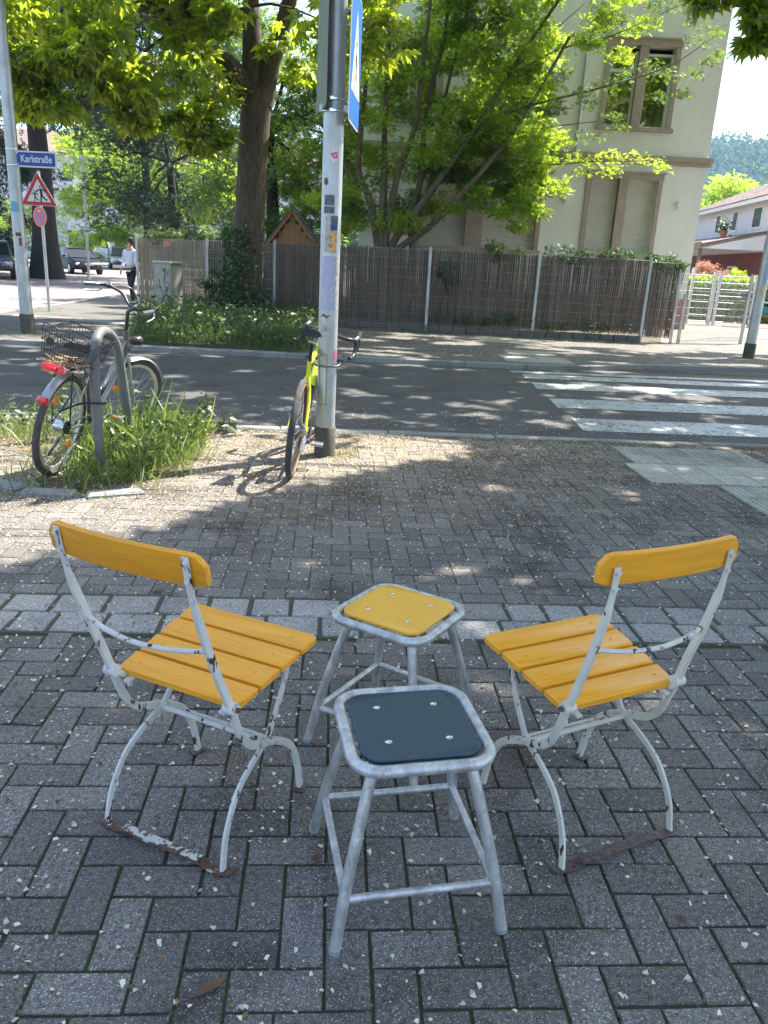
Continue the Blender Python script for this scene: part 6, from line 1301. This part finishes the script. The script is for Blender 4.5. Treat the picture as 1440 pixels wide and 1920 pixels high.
VER = [(-4.4, 13.1), (-1.45, 13.1), (-1.5, 18.6), (-3.0, 19.7), (-4.8, 20.5), (-6.0, 19.0), (-5.5, 17.2)]
struct('verge_soil', sheet(VER, .008), M['soil'])
g2 = pts_in(VER, 15000); tag(scatter('verge_grass', g2, rng.uniform(.18, .46, len(g2))*np.where(g2[:, 1] < 13.6, .6, 1), 'blade', M['weed'], None, .5), 'long rough grass of the verge round the chestnut trunk', 'grass', kind='stuff')
w2 = pts_in(VER, 2600); w2[:, 2] = rng.uniform(.05, .50, len(w2))*np.where(w2[:, 1] < 13.8, .5, 1); tag(scatter('verge_weeds', w2, rng.uniform(.06, .13, len(w2)), 'leaf', M['weed'], None, .8), 'leafy weeds of the verge before the cabinet and fence', 'weeds', kind='stuff')
for q, n, h in (([(6.6, 14.8), (9.5, 14.9), (9.5, 16.6), (7.0, 16.4)], 1200, .10), ([(-6.6, 13.2), (-5.9, 13.2), (-5.9, 14.1), (-6.6, 14.1)], 250, .08), ([(-.42, 5.98), (-.25, 6.0), (-.2, 6.3), (-.75, 6.2), (-.7, 5.98)], 260, .07), ([(-8.5, 18.3), (-7.9, 18.3), (-7.9, 19), (-8.5, 19)], 160, .10)):
    p_ = pts_in(q, n); scat = scatter('grass_tuft', p_, rng.uniform(.4, 1.2, len(p_))*h, 'blade', M['grass'], None, .6); lab = {1200: 'sparse grass round the right lamp post foot', 250: 'thin grass at the foot of the street light pole', 260: 'small green tufts at the foot of the sign post', 160: 'grass round the thin sign post'}[n]; tag(scat, lab, 'grass', kind='stuff')
# moss and tiny grass in the joints of the near paving
mo = []
for (x, y, d, vert, w_, h_) in near+[q for q in rest if 3.2 < q[1] < 7 and -3 < q[0] < 4]:
    k = 10 if y < 3 else 3
    for _ in range(k):
        s_ = rng.uniform(-.5, .5); c_, s2 = math.cos(A+(R(90) if vert else 0)), math.sin(A+(R(90) if vert else 0)); a_, b_ = s_*2*U, -U/2
        if rng.random() < .5: mo.append((x+c_*a_-s2*b_ if not vert else x-(-ca*U/2)+0*s_, y+s2*a_+c_*b_ if not vert else y+s_*2*U, -.004))
tag(scatter('joint_moss', mo, rng.uniform(.006, .014, len(mo)), 'leaf', M['ivy'], None, .9), 'moss and tiny leaves in the joints of the near paving', 'moss', kind='stuff')
def petals(name, label, n, poly, m, s0, s1, dens=None):
    p = pts_in(poly, n, .0035)
    if dens: p = p[rng.random(len(p)) < dens(p)]
    tag(scatter(name, p, rng.uniform(s0, s1, len(p)), 'petal', M[m], None, .25), label, 'petals', kind='stuff')
NP = [(-6, .8), (5, .8), (6, 7.3), (-6, 6.3)]
petals('petals', 'small pale blossom petals strewn over the paving', 27000, NP, 'petal', .008, .018, lambda p: np.clip(.14+.16*p[:, 1]-.06*np.maximum(p[:, 0], 0), .1, 1))
petals('dry_petals', 'yellow and orange dry blossom scraps on the sunny paving', 46000, [(-6, 3.6), (2.5, 4.6), (4, 7.3), (-6, 6.3)], 'petal_y', .006, .015, lambda p: np.clip(.15+.34*(p[:, 1]-4)-.15*np.maximum(p[:, 0]-.3, 0), .05, 1))
petals('sunny_petals', 'dense pale blossom litter on the sunny pavement by the sign post', 30000, [(-6, 3.4), (-1.5, 3.9), (.3, 5.8), (2.5, 6.6), (2.5, 7.3), (-6, 6.3)], 'petal', .006, .013, lambda p: np.clip(.1+.35*(p[:, 1]-3.8), .05, 1))  # fallen petals, packed denser to lighten the sunlit patch as well
petals('brown_litter', 'small brown dry leaf scraps on the paving', 9000, NP, 'petal_b', .006, .017)
petals('larger_petals', 'single whitish petals on the nearest paving', 600, [(-2, 1.0), (2, 1.0), (3, 3), (-3, 3)], 'petal', .011, .020)
petals('road_litter', 'pale specks of blossom on the road by the kerb', 2600, [(-6, 7.0), (8, 8.2), (8, 9.4), (-6, 8.2)], 'petal', .008, .02, None); bpy.data.objects['road_litter'].location.z = -.068
petals('far_litter', 'blossom specks on the far pavement', 3000, [(-1.3, 13.2), (9, 15.2), (9, 18.6), (-1.3, 18.6)], 'petal', .012, .03)
for x, y, s_, rz, lab in ((-.318, 1.262, .034, .6, 'orange brown curled dry leaf nearest the camera'), (-.13, 1.66, .022, 1.2, 'small orange leaf by the left legs of the blue stool'), (.995, 2.44, .05, .3, 'reddish brown leaf to the right of the right chair'), (-1.02, 3.27, .03, 0, 'brown leaf above the granite strip behind the left chair'), (.78, 1.52, .018, 2, 'tiny brown leaf in front of the right chair foot bar')):
    o = obj('fallen_leaf', MB().add([(-s_, 0, .004), (-s_*.3, -s_*.45, .012), (s_*.5, -s_*.25, .006), (s_, 0, .014), (s_*.35, s_*.4, .010), (-s_*.4, s_*.35, .003), (0, 0, .001)], [(6, 0, 1), (6, 1, 2), (6, 2, 3), (6, 3, 4), (6, 4, 5), (6, 5, 0)]), M['petal_b'])
    o.location = (x, y, .002); o.rotation_euler = (0, 0, rz); tag(o, lab, 'leaf')
# border stones round the pit
for x, y, w_, d_, a, lab in ((-1.72, 4.72, .34, .10, 28, 'right'), (-2.12, 4.66, .32, .11, 4, 'middle'), (-2.46, 4.78, .30, .12, -20, 'left')):
    o = obj('edging_stone', MB().box((0, 0, .0), (w_, d_, .05), ch=.014), M['kerb']); o.location = (x, y, .002); o.rotation_euler = (0, R(1), R(a)); tag(o, 'worn %s edging stone at the near side of the grassy pit' % lab, 'stone', 'edging stones of the pit')

# ---------------------------------------------------------------- distance
fb = thing('far_building', 'pale building glimpsed through the trees at the far left', 'building', (-36, 92, 0))
w = MB(); holes = [(x, x+1.2, z, z+1.7) for x in np.arange(-14, 26, 3.2) for z in (1.4, 4.8, 8.2)]; wall_y(w, -16, 28, 0, 11, 0, .4, holes); w.box((6, 6.2, 5.4), (44, 11.6, 10.8)); obj('wall', w, M['stucco_w'], fb)
for (x0, x1, z0, z1) in holes: obj('window', MB().box(((x0+x1)/2, .34, (z0+z1)/2), (x1-x0, .1, z1-z0)), M['glass'], fb)
obj('roof', MB().add([(-17, -1, 11), (29, -1, 11), (29, 13, 11), (-17, 13, 11), (-13, 6, 14), (25, 6, 14)], [(0, 1, 5, 4), (1, 2, 5), (2, 3, 4, 5), (3, 0, 4)]), M['tiles'], fb)
def hz(x, y):
    s_ = lambda t: np.clip(t, 0, 1)**2*(3-2*np.clip(t, 0, 1))
    return -0.2+s_((y-300)/420)*(84+20*s_((x-180)/260)+9*np.sin(x/47+y/90)+6*np.sin(x/19+1)-120*s_((-x-150)/500))
n1, n2 = 70, 36; X, Yg = np.meshgrid(np.linspace(-900, 1100, n1), np.linspace(290, 890, n2)); Z = hz(X, Yg)
hm = MB(); hm.add([(float(a), float(b), float(c)) for a, b, c in zip(X.ravel(), Yg.ravel(), Z.ravel())], [(i*n1+j, i*n1+j+1, (i+1)*n1+j+1, (i+1)*n1+j) for i in range(n2-1) for j in range(n1-1)])
struct('hill', hm, M['dark'], smooth=True)
q = np.stack([rng.uniform(60, 560, 1100), rng.uniform(420, 800, 1100)], 1); q = np.concatenate([q, np.stack([rng.uniform(-700, 1000, 700), rng.uniform(420, 800, 700)], 1)])
hc = [(a, b, float(hz(a, b))+rng.uniform(2, 8), rng.uniform(12, 19)) for a, b in q]
o = crown('hill_forest', hc, 110, 3.4, 'leaf', M['hillleaf'], None, .8, .8, False); tag(o, 'wooded hillside in blue haze beyond the white house', 'forest', kind='stuff')
q = np.stack([np.concatenate([rng.uniform(-90, -4, 120), rng.uniform(48, 130, 40)]), np.concatenate([rng.uniform(112, 150, 120), rng.uniform(120, 150, 40)])], 1)
o = crown('distant_wood', [(a, b, rng.uniform(1.5, 13), rng.uniform(2.5, 4.5)) for a, b in q for _ in (0, 1)], 130, 1.0, 'leaf', M['mid'], None, .8, .8, False); tag(o, 'mass of green trees closing the side street far away', 'wood', kind='stuff')

hzm = bpy.data.materials.new('haze'); hzm.use_nodes = True; hn = hzm.node_tree; hn.nodes.remove(hn.nodes['Principled BSDF'])
pv = hn.nodes.new('ShaderNodeVolumePrincipled'); pv.inputs['Color'].default_value = (.42, .66, 1.0, 1); pv.inputs['Density'].default_value = HAZE; pv.inputs['Anisotropy'].default_value = 0.2
hn.links.new(pv.outputs[0], hn.nodes['Material Output'].inputs['Volume'])
hb = obj('haze', MB().box((0, 400, 79), (3100, 1500, 162)), hzm); hb['kind'] = 'stuff'; hb['label'] = 'thin summer haze in the air'; hb['category'] = 'haze'
